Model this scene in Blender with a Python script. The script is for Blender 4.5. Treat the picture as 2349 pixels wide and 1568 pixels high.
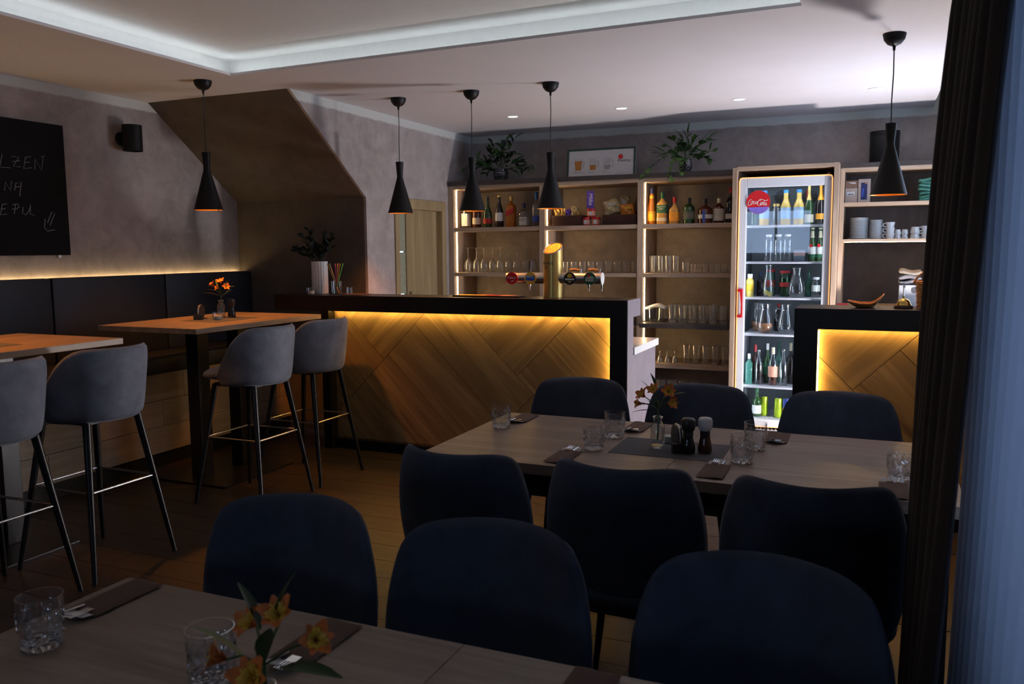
import bpy, bmesh, math, random
from mathutils import Vector, Matrix, noise as mnoise
PI = math.pi
random.seed(7)
for o in list(bpy.data.objects):
    bpy.data.objects.remove(o, do_unlink=True)
SC = bpy.context.scene
C = SC.collection

# ------------------------------------------------------------------ camera
def rot_cam(yaw, pitch, roll):
    fwd = Vector((math.sin(yaw)*math.cos(pitch), math.cos(yaw)*math.cos(pitch), math.sin(pitch)))
    right = Vector((math.cos(yaw), -math.sin(yaw), 0)); down = fwd.cross(right)
    r = math.cos(roll)*right + math.sin(roll)*down
    d = -math.sin(roll)*right + math.cos(roll)*down
    return Matrix((r, -d, -fwd)).transposed()
cd = bpy.data.cameras.new('camera'); cam = bpy.data.objects.new('camera', cd); C.objects.link(cam)
cd.sensor_width = 36.0; cd.sensor_fit = 'HORIZONTAL'; cd.lens = 29.548; cd.clip_start = 0.05; cd.clip_end = 100
cam.matrix_world = Matrix.Translation((0, 0, 1.5)) @ rot_cam(-0.409402, -0.108729, 0.0077077).to_4x4()
cd.dof.use_dof = True; cd.dof.focus_distance = 6.0; cd.dof.aperture_fstop = 8.0
SC.camera = cam

# ------------------------------------------------------------------ view, sky, daylight
SC.view_settings.view_transform = 'Standard'; SC.view_settings.look = 'None'
SC.view_settings.exposure = -0.28; SC.view_settings.gamma = 1.0; SC.view_settings.use_curve_mapping = False
SC.cycles.transparent_max_bounces = 40; SC.cycles.max_bounces = 10
SC.cycles.caustics_reflective = False; SC.cycles.caustics_refractive = False
SC.cycles.sample_clamp_indirect = 4.0; SC.cycles.blur_glossy = 0.5
W = bpy.data.worlds.new('sky'); SC.world = W; W.use_nodes = True
bg = W.node_tree.nodes['Background']; bg.inputs[0].default_value = (0.52, 0.70, 1.0, 1); bg.inputs[1].default_value = 6.3
def portal(name, loc, rot, sx, sy):
    l = bpy.data.lights.new(name, 'AREA'); l.shape = 'RECTANGLE'; l.size = sx; l.size_y = sy; l.cycles.is_portal = True
    o = bpy.data.objects.new(name, l); C.objects.link(o); o.location = loc; o.rotation_euler = rot
portal('window_portal', (0.60, 1.3, 1.55), (0, PI/2, 0), 1.7, 1.6)
portal('window_portal', (0.60, 6.25, 1.65), (0, PI/2, 0), 1.4, 1.6)
portal('window_portal', (-2.05, -4.98, 1.85), (PI/2, 0, 0), 1.5, 1.0)

# ------------------------------------------------------------------ materials
MATS = {}
class NT:
    def __init__(s, name):
        m = bpy.data.materials.new(name); m.use_nodes = True; s.m = m; s.t = m.node_tree; s.n = s.t.nodes
        s.p = s.n['Principled BSDF']; s.out = s.n['Material Output']; MATS[name] = m
    def add(s, typ, **k):
        n = s.n.new(typ)
        for a, v in k.items(): setattr(n, a, v)
        return n
    def link(s, a, b): s.t.links.new(a, b)
    def coords(s, scale=(1, 1, 1), rot=(0, 0, 0), rnd=0.0, kind='Object'):
        tc = s.add('ShaderNodeTexCoord'); mp = s.add('ShaderNodeMapping'); m2 = s.add('ShaderNodeMapping')
        mp.inputs['Rotation'].default_value = rot; m2.inputs['Scale'].default_value = scale; s.link(mp.outputs[0], m2.inputs['Vector'])
        if rnd:
            oi = s.add('ShaderNodeObjectInfo'); mu = s.add('ShaderNodeMath', operation='MULTIPLY'); mu.inputs[1].default_value = rnd
            s.link(oi.outputs['Random'], mu.inputs[0]); ad = s.add('ShaderNodeVectorMath', operation='ADD')
            s.link(tc.outputs[kind], ad.inputs[0]); s.link(mu.outputs[0], ad.inputs[1]); s.link(ad.outputs[0], mp.inputs['Vector'])
        else: s.link(tc.outputs[kind], mp.inputs['Vector'])
        return m2.outputs[0]
    def noise(s, vec, scale, detail=6, rough=0.6, dist=0.0):
        n = s.add('ShaderNodeTexNoise'); n.inputs['Scale'].default_value = scale; n.inputs['Detail'].default_value = detail
        n.inputs['Roughness'].default_value = rough; n.inputs['Distortion'].default_value = dist
        s.link(vec, n.inputs['Vector']); return n.outputs['Fac']
    def ramp(s, fac, stops):
        r = s.add('ShaderNodeValToRGB'); e = r.color_ramp.elements
        while len(e) < len(stops): e.new(0.5)
        for i, (p, c) in enumerate(stops): e[i].position = p; e[i].color = (*c, 1)
        s.link(fac, r.inputs[0]); return r.outputs[0]
    def bump(s, h, strength, dist=0.01):
        b = s.add('ShaderNodeBump'); b.inputs['Strength'].default_value = strength; b.inputs['Distance'].default_value = dist
        s.link(h, b.inputs['Height']); s.link(b.outputs[0], s.p.inputs['Normal'])
    def mix(s, fac, a, b):
        m = s.add('ShaderNodeMix', data_type='RGBA')
        s.link(fac, m.inputs[0])
        for v, i in ((a, 6), (b, 7)):
            if isinstance(v, tuple): m.inputs[i].default_value = (*v, 1)
            else: s.link(v, m.inputs[i])
        return m.outputs[2]
def plain(name, col, rough=0.5, metal=0.0, spec=None, noisy=0.12, nscale=30, bump=0.0):
    k = NT(name); p = k.p
    v = k.coords(rnd=7.0); f = k.noise(v, nscale, 4)
    c0 = tuple(c*(1-noisy) for c in col); c1 = tuple(min(1, c*(1+noisy)) for c in col)
    k.link(k.ramp(f, [(0.3, c0), (0.7, c1)]), p.inputs['Base Color'])
    p.inputs['Roughness'].default_value = rough; p.inputs['Metallic'].default_value = metal
    if spec is not None: p.inputs['Specular IOR Level'].default_value = spec
    if bump: k.bump(f, bump, 0.004)
    return k.m
def emis(name, col, strength):
    k = NT(name); k.p.inputs['Base Color'].default_value = (*col, 1); k.p.inputs['Emission Color'].default_value = (*col, 1)
    k.p.inputs['Emission Strength'].default_value = strength; return k.m
def wood(name, dark, light, stretch=(1, 12, 12), rot=(0, 0, 0), scale=2.2, rough=0.5, kind='Object', knots=True):
    k = NT(name)
    v = k.coords(stretch, rot, rnd=13.0, kind=kind)
    f = k.noise(v, scale, 9, 0.62, 0.6); f2 = k.noise(v, scale*0.35, 3, 0.5, 1.2)
    c = k.ramp(f, [(0.28, dark), (0.46, tuple((a*0.45+b*0.55) for a, b in zip(dark, light))), (0.62, light), (0.85, tuple(min(1, b*1.12) for b in light))])
    c2 = k.mix(k.ramp(f2, [(0.38, (1, 1, 1)), (0.56, (0, 0, 0))]), c, tuple(a*0.65+b*0.35 for a, b in zip(dark, light)))
    k.link(c2, k.p.inputs['Base Color']); k.p.inputs['Roughness'].default_value = rough
    k.bump(f, 0.12, 0.003); return k.m
def velvet(name, col):
    k = NT(name); v = k.coords(rnd=5.0); f = k.noise(v, 9, 6, 0.65, 0.4)
    k.link(k.ramp(f, [(0.3, tuple(c*0.78 for c in col)), (0.7, tuple(c*1.3 for c in col))]), k.p.inputs['Base Color'])
    k.p.inputs['Roughness'].default_value = 0.85; k.p.inputs['Sheen Weight'].default_value = 0.25
    k.p.inputs['Sheen Roughness'].default_value = 0.4; k.p.inputs['Sheen Tint'].default_value = (0.6, 0.68, 0.85, 1)
    k.p.inputs['Specular IOR Level'].default_value = 0.15; k.bump(k.noise(v, 400, 2), 0.15, 0.001); return k.m
def thin_glass(name, tint=(1, 1, 1), gloss=1.0, rough=0.02, base=0.03, edge=0.8, power=2.0, haze=0.0):
    """thin clear wall: transparent with a Fresnel gloss"""
    k = NT(name); k.n.remove(k.p)
    tr = k.add('ShaderNodeBsdfTransparent'); tr.inputs[0].default_value = (*tint, 1)
    gl = k.add('ShaderNodeBsdfGlossy'); gl.inputs['Roughness'].default_value = rough; gl.inputs[0].default_value = (gloss, gloss, gloss, 1)
    lw = k.add('ShaderNodeLayerWeight'); lw.inputs[0].default_value = 0.5
    mr = k.add('ShaderNodeMapRange'); mr.inputs[3].default_value = base; mr.inputs[4].default_value = edge
    pw = k.add('ShaderNodeMath', operation='POWER'); pw.inputs[1].default_value = power
    k.link(lw.outputs['Facing'], pw.inputs[0]); k.link(pw.outputs[0], mr.inputs[0])
    mx = k.add('ShaderNodeMixShader'); k.link(mr.outputs[0], mx.inputs[0]); k.link(tr.outputs[0], mx.inputs[1]); k.link(gl.outputs[0], mx.inputs[2])
    if haze:
        dd = k.add('ShaderNodeBsdfDiffuse'); dd.inputs[0].default_value = (0.8, 0.8, 0.78, 1); mh = k.add('ShaderNodeMixShader'); mh.inputs[0].default_value = haze
        k.link(mx.outputs[0], mh.inputs[1]); k.link(dd.outputs[0], mh.inputs[2]); k.link(mh.outputs[0], k.out.inputs[0])
    else: k.link(mx.outputs[0], k.out.inputs[0])
    return k.m
def plaster(name, lo, hi, band=None):
    k = NT(name); v = k.coords(kind='Object')
    f = k.noise(v, 1.7, 9, 0.62, 0.7); g = k.noise(v, 7.0, 8, 0.7, 0.4)
    c = k.ramp(f, [(0.32, lo), (0.68, hi)])
    c = k.mix(k.ramp(g, [(0.40, (0, 0, 0)), (0.75, (0.55, 0.55, 0.55))]), c, tuple(min(1, x*1.35) for x in hi))
    if band:
        geo = k.add('ShaderNodeNewGeometry'); sx = k.add('ShaderNodeSeparateXYZ'); k.link(geo.outputs['Position'], sx.inputs[0])
        ns = k.noise(v, 9, 5, 0.7); ml = k.add('ShaderNodeMath', operation='MULTIPLY_ADD'); ml.inputs[1].default_value = 0.035; k.link(ns, ml.inputs[0]); k.link(sx.outputs[2], ml.inputs[2])
        mr = k.add('ShaderNodeMapRange'); mr.inputs[1].default_value = band-0.004; mr.inputs[2].default_value = band+0.010; k.link(ml.outputs[0], mr.inputs[0])
        c = k.mix(mr.outputs[0], c, (0.62, 0.64, 0.60))
    k.link(c, k.p.inputs['Base Color']); k.p.inputs['Roughness'].default_value = 0.7
    k.p.inputs['Specular IOR Level'].default_value = 0.25
    k.bump(g, 0.12, 0.01); return k.m

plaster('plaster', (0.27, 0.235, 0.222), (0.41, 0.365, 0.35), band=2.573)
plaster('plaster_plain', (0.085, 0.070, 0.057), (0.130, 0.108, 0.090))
plaster('shelf_back', (0.34, 0.29, 0.24), (0.50, 0.44, 0.37))
plaster('splashback', (0.030, 0.028, 0.032), (0.055, 0.050, 0.055))
plain('ceiling_paint', (0.74, 0.70, 0.71), 0.8, noisy=0.02, nscale=3)
plain('white_paint', (0.80, 0.80, 0.78), 0.7, noisy=0.02)
plain('fascia', (0.30, 0.29, 0.31), 0.7, noisy=0.03)
plain('lilac_panel', (0.165, 0.138, 0.165), 0.6, noisy=0.12, nscale=6)
wood('oak_shelf', (0.26, 0.175, 0.115), (0.46, 0.34, 0.245), (1, 10, 10), rough=0.55)
wood('oak_upright', (0.26, 0.175, 0.115), (0.46, 0.34, 0.245), (10, 10, 1), rough=0.55)
wood('oak_down', (0.13, 0.075, 0.032), (0.38, 0.250, 0.118), (10, 10, 0.8), (0, PI/4, 0), scale=1.6)
wood('oak_up', (0.13, 0.075, 0.032), (0.38, 0.250, 0.118), (10, 10, 0.8), (0, -PI/4, 0), scale=1.6)
wood('table_oak', (0.17, 0.115, 0.085), (0.36, 0.265, 0.205), (0.8, 11, 11), scale=2.0, rough=0.42)
wood('table_oak_y', (0.20, 0.135, 0.085), (0.42, 0.30, 0.20), (11, 0.8, 11), scale=2.0, rough=0.42)
wood('bench_oak', (0.24, 0.175, 0.12), (0.42, 0.33, 0.25), (11, 0.8, 11), scale=2.0)
wood('floor_oak', (0.017, 0.011, 0.0075), (0.050, 0.032, 0.021), (0.8, 9, 9), scale=2.0, rough=0.38)
wood('door_oak', (0.24, 0.17, 0.08), (0.40, 0.30, 0.16), (9, 9, 0.7), scale=2.0)
wood('walnut', (0.08, 0.055, 0.045), (0.155, 0.110, 0.090), (9, 9, 0.8), scale=2.0)
plain('dark_board', (0.040, 0.032, 0.030), 0.4, noisy=0.25, nscale=12)
plain('bar_black', (0.009, 0.008, 0.008), 0.36, spec=0.28, noisy=0.15)
plain('black_metal', (0.012, 0.012, 0.014), 0.34, metal=0.4, noisy=0.1)
plain('shade_black', (0.008, 0.008, 0.009), 0.5, spec=0.22, noisy=0.05)
plain('copper', (0.95, 0.46, 0.10), 0.35, metal=0.7, noisy=0.04)
plain('cord_black', (0.01, 0.01, 0.01), 0.6)
plain('bench_leather', (0.011, 0.012, 0.018), 0.55, noisy=0.2, nscale=5)
velvet('velvet_navy', (0.056, 0.063, 0.088))
velvet('velvet_grey', (0.175, 0.19, 0.235))
plain('chalkboard', (0.008, 0.008, 0.009), 0.75, spec=0.15, noisy=0.25, nscale=3)
plain('chalk', (0.34, 0.34, 0.34), 0.9, noisy=0.3, nscale=200)
plain('steel', (0.62, 0.60, 0.57), 0.28, metal=1.0, noisy=0.05)
plain('chrome', (0.8, 0.8, 0.82), 0.12, metal=1.0, noisy=0.02)
plain('brass', (0.85, 0.58, 0.18), 0.16, metal=1.0, noisy=0.03)
plain('gold_tower', (0.72, 0.47, 0.14), 0.30, metal=0.75, noisy=0.03)
plain('drape_brown', (0.020, 0.012, 0.010), 0.9, noisy=0.2, nscale=60)
plain('leaf_green', (0.045, 0.10, 0.028), 0.45, noisy=0.4, nscale=8)
plain('leaf_dark', (0.012, 0.022, 0.015), 0.55, noisy=0.4, nscale=8)
plain('leaf_ivy', (0.055, 0.115, 0.022), 0.45, noisy=0.45, nscale=8)
plain('stem_green', (0.06, 0.12, 0.03), 0.6)
plain('petal_orange', (0.80, 0.20, 0.035), 0.5, noisy=0.3, nscale=40)
plain('petal_yellow', (0.85, 0.48, 0.06), 0.5, noisy=0.3, nscale=40)
plain('ceramic_white', (0.78, 0.78, 0.76), 0.25, noisy=0.03)
plain('plastic_white', (0.75, 0.76, 0.80), 0.35, noisy=0.02)
plain('fridge_white', (0.72, 0.74, 0.78), 0.4, noisy=0.02)
plain('fridge_inner', (0.15, 0.175, 0.20), 0.5, noisy=0.05)
plain('mat_grey', (0.10, 0.10, 0.115), 0.85, noisy=0.15, nscale=120)
plain('pouch_brown', (0.115, 0.062, 0.046), 0.8, noisy=0.1)
plain('paper_white', (0.75, 0.72, 0.70), 0.9, noisy=0.04)
plain('red_gloss', (0.62, 0.012, 0.016), 0.35, noisy=0.03)
plain('wicker', (0.42, 0.22, 0.08), 0.6, noisy=0.35, nscale=60)
plain('wicker_dark', (0.055, 0.022, 0.016), 0.65, noisy=0.3, nscale=60)
thin_glass('glass_thin'); thin_glass('glass_shelf', (0.93, 0.93, 0.90), 1.0, 0.12, 0.10, 0.95, 1.2, 0.07)
thin_glass('pane', (0.97, 0.98, 1.0), 1.0, 0.0, 0.036, 0.6, 3.0)
emis('led_warm', (1.0, 0.66, 0.30), 60.0)
emis('led_bench', (1.0, 0.68, 0.30), 26.0)
emis('led_amber', (1.0, 0.60, 0.13), 70.0)
emis('led_white', (0.86, 0.95, 1.0), 9.0)
emis('led_fridge', (0.82, 0.93, 1.0), 30.0)
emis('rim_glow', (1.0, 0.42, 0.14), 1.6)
emis('bulb_amber', (1.0, 0.45, 0.10), 70.0)
emis('downlight_glow', (1.0, 0.95, 0.92), 4.0)
def M(n): return MATS[n]

# ------------------------------------------------------------------ mesh builder
class MB:
    def __init__(s): s.v = []; s.f = []
    def add(s, vs, fs):
        b = len(s.v); s.v += [tuple(p) for p in vs]; s.f += [tuple(i+b for i in q) for q in fs]; return s
    def box(s, x0, x1, y0, y1, z0, z1, c=0.0):
        if c <= 0:
            vs = [(x, y, z) for x in (x0, x1) for y in (y0, y1) for z in (z0, z1)]
            return s.add(vs, [(0, 1, 3, 2), (4, 6, 7, 5), (0, 4, 5, 1), (2, 3, 7, 6), (0, 2, 6, 4), (1, 5, 7, 3)])
        bm = bmesh.new(); bmesh.ops.create_cube(bm, size=1)
        for v in bm.verts:
            v.co = ((x0+x1)/2+v.co.x*(x1-x0), (y0+y1)/2+v.co.y*(y1-y0), (z0+z1)/2+v.co.z*(z1-z0))
        bmesh.ops.bevel(bm, geom=bm.edges[:], offset=c, segments=2, profile=0.6, affect='EDGES')
        bm.verts.index_update(); s.add([v.co[:] for v in bm.verts], [[v.index for v in f.verts] for f in bm.faces]); bm.free(); return s
    def lathe(s, prof, n=24, cx=0, cy=0, z=0, sx=1.0, sy=1.0, tf=None):
        vs = []; fs = []; m = len(prof)
        for r, h in prof:
            for i in range(n):
                a = 2*PI*i/n; vs.append((cx+r*math.cos(a)*sx, cy+r*math.sin(a)*sy, z+h))
        for j in range(m-1):
            for i in range(n):
                k = (i+1) % n; fs.append((j*n+i, j*n+k, (j+1)*n+k, (j+1)*n+i))
        if prof[0][0] > 1e-5: fs.append(tuple(range(n-1, -1, -1))) if s_cap else None
        if prof[-1][0] > 1e-5: fs.append(tuple((m-1)*n+i for i in range(n))) if s_cap else None
        if tf: vs = [tf(p) for p in vs]
        return s.add(vs, fs)
    def shell(s, prof, n=24, cx=0, cy=0, z=0, tf=None):          # lathe without end caps
        global s_cap; s_cap = False; s.lathe(prof, n, cx, cy, z, tf=tf); s_cap = True; return s
    def cyl(s, p0, p1, r0, r1=None, n=12): return s.tube([p0, p1], [r0, r0 if r1 is None else r1], n)
    def tube(s, path, r, n=8, caps=True):
        P = [Vector(p) for p in path]; m = len(P)
        R = r if isinstance(r, (list, tuple)) else [r]*m
        vs = []; fs = []; up = None
        for j in range(m):
            t = (P[min(j+1, m-1)]-P[max(j-1, 0)])
            t = t.normalized() if t.length > 1e-9 else Vector((0, 0, 1))
            if up is None:
                ref = Vector((0, 0, 1)) if abs(t.z) < 0.9 else Vector((1, 0, 0)); up = (ref-t*ref.dot(t)).normalized()
            else: up = (up-t*up.dot(t)).normalized() if (up-t*up.dot(t)).length > 1e-6 else up
            w = t.cross(up)
            for i in range(n):
                a = 2*PI*i/n; vs.append(P[j]+(up*math.cos(a)+w*math.sin(a))*R[j])
        for j in range(m-1):
            for i in range(n):
                k = (i+1) % n; fs.append((j*n+i, j*n+k, (j+1)*n+k, (j+1)*n+i))
        if caps: fs.append(tuple(range(n-1, -1, -1))); fs.append(tuple((m-1)*n+i for i in range(n)))
        return s.add(vs, fs)
    def prism(s, poly, axis, d0, d1):
        n = len(poly)
        def P(a, b, d): return {'x': (d, a, b), 'y': (a, d, b), 'z': (a, b, d)}[axis]
        vs = [P(a, b, d0) for a, b in poly]+[P(a, b, d1) for a, b in poly]
        fs = [tuple(range(n)), tuple(range(2*n-1, n-1, -1))]+[(i, i+n, (i+1) % n+n, (i+1) % n) for i in range(n)]
        return s.add(vs, fs)
    def pillow(s, fn, nu=14, nv=14, thick=0.05, ex=6):
        """closed cushion: fn(u,v) -> (point, normal), u,v in [-1,1]; thickness fades out at the rim"""
        vs = []; fs = []; idx = {}
        for side in (1, -1):
            for i in range(nu+1):
                for j in range(nv+1):
                    # denser towards the rim
                    u = -1+2*i/nu; v = -1+2*j/nv
                    u = math.sin(u*PI/2)*0.6+u*0.4; v = math.sin(v*PI/2)*0.6+v*0.4
                    rim = i in (0, nu) or j in (0, nv)
                    if rim and side == -1: idx[(side, i, j)] = idx[(1, i, j)]; continue
                    p, nn = fn(u, v); t = math.sqrt(max(0, 1-abs(u)**ex))*math.sqrt(max(0, 1-abs(v)**ex))
                    idx[(side, i, j)] = len(vs); vs.append(Vector(p)+Vector(nn)*(side*thick/2*t))
        for side in (1, -1):
            for i in range(nu):
                for j in range(nv):
                    q = [idx[(side, a, b)] for a, b in ((i, j), (i+1, j), (i+1, j+1), (i, j+1))]
                    fs.append(tuple(q if side == 1 else q[::-1]))
        return s.add(vs, fs)
    def mesh(s, name, mat, smooth=None):
        me = bpy.data.meshes.new(name); me.from_pydata(s.v, [], s.f); me.update()
        bm = bmesh.new(); bm.from_mesh(me); bmesh.ops.recalc_face_normals(bm, faces=bm.faces[:]); bm.to_mesh(me); bm.free()
        if smooth is not None:
            me.polygons.foreach_set('use_smooth', [True]*len(me.polygons))
            if smooth < 180: me.set_sharp_from_angle(angle=math.radians(smooth))
        me.materials.append(M(mat)); return me
    def build(s, name, mat, parent=None, smooth=None, loc=None):
        o = bpy.data.objects.new(name, s.mesh(name, mat, smooth)); C.objects.link(o)
        if parent: o.parent = parent
        if loc: o.location = loc
        return o
s_cap = True
def obj(name, me, parent=None, loc=(0, 0, 0), rot=(0, 0, 0)):
    o = bpy.data.objects.new(name, me); C.objects.link(o); o.parent = parent; o.location = loc; o.rotation_euler = rot; return o
def tag(o, label, cat, group=None):
    o['label'] = label; o['category'] = cat
    if group: o['group'] = group
    return o
def thing(name, label, cat, loc=(0, 0, 0), rz=0.0, group=None):
    o = bpy.data.objects.new(name, None); C.objects.link(o); o.empty_display_size = 0.05
    o.location = loc; o.rotation_euler = (0, 0, rz); return tag(o, label, cat, group)
def clone(root, loc, rz=None, label=None, group=None):
    r = root.copy(); C.objects.link(r); r.location = loc
    if rz is not None: r.rotation_euler = (0, 0, rz)
    if label: r['label'] = label
    if group: r['group'] = group
    for ch in list(root.children):
        c = ch.copy(); C.objects.link(c); c.parent = r
        for g in list(ch.children):
            d = g.copy(); C.objects.link(d); d.parent = c
    return r
def struct(o): o['kind'] = 'structure'; return o
def text_mesh(name, body, size, mat, parent=None, loc=(0, 0, 0), rot=(PI/2, 0, 0), align='CENTER', shear=0.0, depth=0.0004, sx=1.0):
    cu = bpy.data.curves.new(name, 'FONT'); cu.body = body; cu.size = size; cu.align_x = align; cu.align_y = 'CENTER'
    cu.extrude = depth; cu.shear = shear; cu.resolution_u = 3
    t = bpy.data.objects.new(name, cu); C.objects.link(t); bpy.context.view_layer.update()
    me = bpy.data.meshes.new_from_object(t.evaluated_get(bpy.context.evaluated_depsgraph_get()))
    bpy.data.objects.remove(t); me.materials.clear(); me.materials.append(M(mat))
    o = obj(name, me, parent, loc, rot); o.scale = (sx, 1, 1); return o
def wrap_text(name, body, size, mat, R, z, parent, ang=-PI/2, sx=1.0):
    """lettering printed round a bottle of radius R, centred on direction ang"""
    o = text_mesh(name, body, size, mat, None, depth=0.0002)
    for v in o.data.vertices:
        a = ang+v.co.x*sx/R; rr = R+0.0006+v.co.z
        v.co = (rr*math.cos(a), rr*math.sin(a), z+v.co.y)
    o.rotation_euler = (0, 0, 0); o.parent = parent; o.scale = (1, 1, 1); return o

# ================================================================== the room shell
ZC = 2.625
floor = struct(MB().box(-5.2, 0.75, -5.2, 7.9, -0.08, -0.003).build('floor', 'floor_oak'))
pm = MB().box(-0.5985, 0.5985, -0.0935, 0.0935, -0.003, 0.0, 0.0).mesh('plank', 'floor_oak')
for r in range(22):
    off = (0.0, 0.47, 0.21, 0.83, 0.62)[r % 5]
    for c in range(-1, 5):
        x = -4.6+off+c*1.2
        if x < 0.0: obj('plank', pm, floor, (x, 1.2+0.19*r, 0.0))
# left wall, alcove, wall of the bar side, back wall
struct(MB().box(-5.19, -5.09, -5.1, 5.9, 0, 2.8).build('wall_left', 'plaster'))
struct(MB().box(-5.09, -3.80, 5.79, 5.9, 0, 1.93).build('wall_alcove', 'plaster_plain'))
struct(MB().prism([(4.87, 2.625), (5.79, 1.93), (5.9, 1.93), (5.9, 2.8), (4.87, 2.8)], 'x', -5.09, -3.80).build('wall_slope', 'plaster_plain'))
struct(MB().prism([(5.79, 0), (6.27, 0), (6.27, 1.87), (7.05, 1.87), (7.05, 0), (7.75, 0), (7.75, 2.8), (4.87, 2.8), (4.87, 2.625), (5.79, 1.93)], 'x', -3.80, -3.777)
       .prism([(5.9, 0), (6.27, 0), (6.27, 1.87), (7.05, 1.87), (7.05, 0), (7.75, 0), (7.75, 2.8), (5.9, 2.8)], 'x', -3.877, -3.80).build('wall_bar', 'plaster'))
struct(MB().box(-3.9, 0.72, 7.72, 7.82, 0, 2.9).build('wall_back', 'plaster'))
def holed_wall(a0, a1, b0, b1, ha0, ha1, hb0, hb1, mk):
    m = MB()
    for a, b, c, d in ((a0, ha0, b0, b1), (ha1, a1, b0, b1), (ha0, ha1, b0, hb0), (ha0, ha1, hb1, b1)): mk(m, a, b, c, d)
    return m
wr = lambda m, a, b, c, d: m.box(0.62, 0.72, a, b, c, d)
wrm = holed_wall(-5.1, 2.4, 0, 2.95, 0.5, 2.1, 0.7, 2.4, wr); w2 = holed_wall(2.4, 7.82, 0, 2.95, 5.45, 7.05, 0.95, 2.35, wr); wrm.add(w2.v, w2.f)
struct(wrm.build('wall_right', 'white_paint'))
struct(holed_wall(-5.19, 0.72, 0, 2.95, -2.8, -1.3, 1.35, 2.35, lambda m, a, b, c, d: m.box(a, b, -5.1, -5.0, c, d)).build('wall_front', 'plaster'))
def window(name, m, pane):
    w = struct(m.build(name, 'white_paint')); pane.build('pane', 'pane', w); return w
def wframe(a0, a1, b0, b1, put, t=0.05):
    m = MB()
    for q in ((a0, a0+t, b0, b1), (a1-t, a1, b0, b1), (a0+t, a1-t, b0, b0+t), (a0+t, a1-t, b1-t, b1), ((a0+a1)/2-t/2, (a0+a1)/2+t/2, b0+t, b1-t)): put(m, *q, 0.03)
    p = MB(); put(p, a0+t, a1-t, b0+t, b1-t, 0.002); return m, p
px_ = lambda m, a, b, c, d, h: m.box(0.68-h, 0.68+h, a, b, c, d)
window('window_1', *wframe(0.5, 2.1, 0.7, 2.4, px_)); window('window_2', *wframe(5.45, 7.05, 0.95, 2.35, px_))
window('window_3', *wframe(-2.8, -1.3, 1.35, 2.35, lambda m, a, b, c, d, h: m.box(a, b, -5.06-h, -5.06+h, c, d)))
# ceiling: plasterboard plate with a raised cove, slot above the window side
BL, BR, FL, FR = (-3.845, 4.376), (-0.369, 4.28), (-3.845, -0.6), (-0.369, -0.6)
cb = MB()
for poly in ([(-5.09, -5.0), (-3.845, -5.0), BL, (-3.845, 7.72), (-5.09, 7.72)], [BL, BR, (-0.369, 7.72), (-3.845, 7.72)],
             [(-0.369, -5.0), (0.365, -5.0), (0.365, 7.72), (-0.369, 7.72)], [(-3.845, -5.0), (-0.369, -5.0), FR, FL]):
    cb.prism(poly, 'z', ZC, ZC+0.016)
ceil = struct(cb.build('ceiling', 'ceiling_paint'))
G = 0.13
bl, br, fl, fr = (BL[0]-G, BL[1]+G), (BR[0]+G, BR[1]+G), (FL[0]-G, FL[1]-G), (FR[0]+G, FR[1]-G)
cv = MB().prism([bl, br, fr, fl], 'z', ZC+0.125, ZC+0.145)
for a, b in ((bl, br), (br, fr), (fr, fl), (fl, bl)):
    cv.add([(a[0], a[1], ZC+0.016), (b[0], b[1], ZC+0.016), (b[0], b[1], ZC+0.125), (a[0], a[1], ZC+0.125)], [(0, 1, 2, 3)])
cv.build('cove', 'white_paint', ceil)
e = 0.055
lb, rb, lf, rf = (BL[0]-e, BL[1]+e), (BR[0]+e, BR[1]+e), (FL[0]-e, FL[1]-e), (FR[0]+e, FR[1]-e)
for a, b in ((lb, rb), (lb, lf), (rb, rf), (lf, rf)):
    d = (Vector(b)-Vector(a)).normalized(); n = Vector((-d.y, d.x))*0.006
    MB().prism([(a[0]+n.x, a[1]+n.y), (b[0]+n.x, b[1]+n.y), (b[0]-n.x, b[1]-n.y), (a[0]-n.x, a[1]-n.y)], 'z', ZC+0.0165, ZC+0.020).build('led_strip', 'led_white', ceil)
MB().box(0.365, 0.62, -5.0, 7.72, 2.86, 2.9).box(0.365, 0.375, -5.0, 7.72, ZC+0.016, 2.86).build('curtain_slot', 'white_paint', ceil)
MB().box(-5.2, 0.72, -5.1, 7.82, 2.90, 2.95).build('ceiling_slab', 'white_paint', ceil)
# door in the bar-side wall: oak casing and a leaf with a narrow glazed strip
door = struct(MB().box(-3.84, -3.762, 6.21, 6.275, 0, 1.955, 0.004).box(-3.84, -3.762, 7.045, 7.125, 0, 1.955, 0.004).box(-3.84, -3.762, 6.275, 7.045, 1.865, 1.955, 0.004).build('door_1', 'door_oak'))
MB().box(-3.86, -3.825, 6.49, 7.045, 0.005, 1.865).build('leaf', 'door_oak', door)
plain('frosted', (0.30, 0.31, 0.22), 0.35)
for k in range(5): MB().box(-3.855, -3.835, 6.278, 6.485, 0.01+0.372*k, 0.372*(k+1)).build('pane', 'frosted', door)
MB().box(-3.825, -3.815, 6.52, 6.55, 0.98, 1.14).cyl((-3.818, 6.535, 1.09), (-3.78, 6.535, 1.09), 0.009).cyl((-3.782, 6.535, 1.09), (-3.782, 6.65, 1.09), 0.009).build('handle', 'steel', door)

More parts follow.
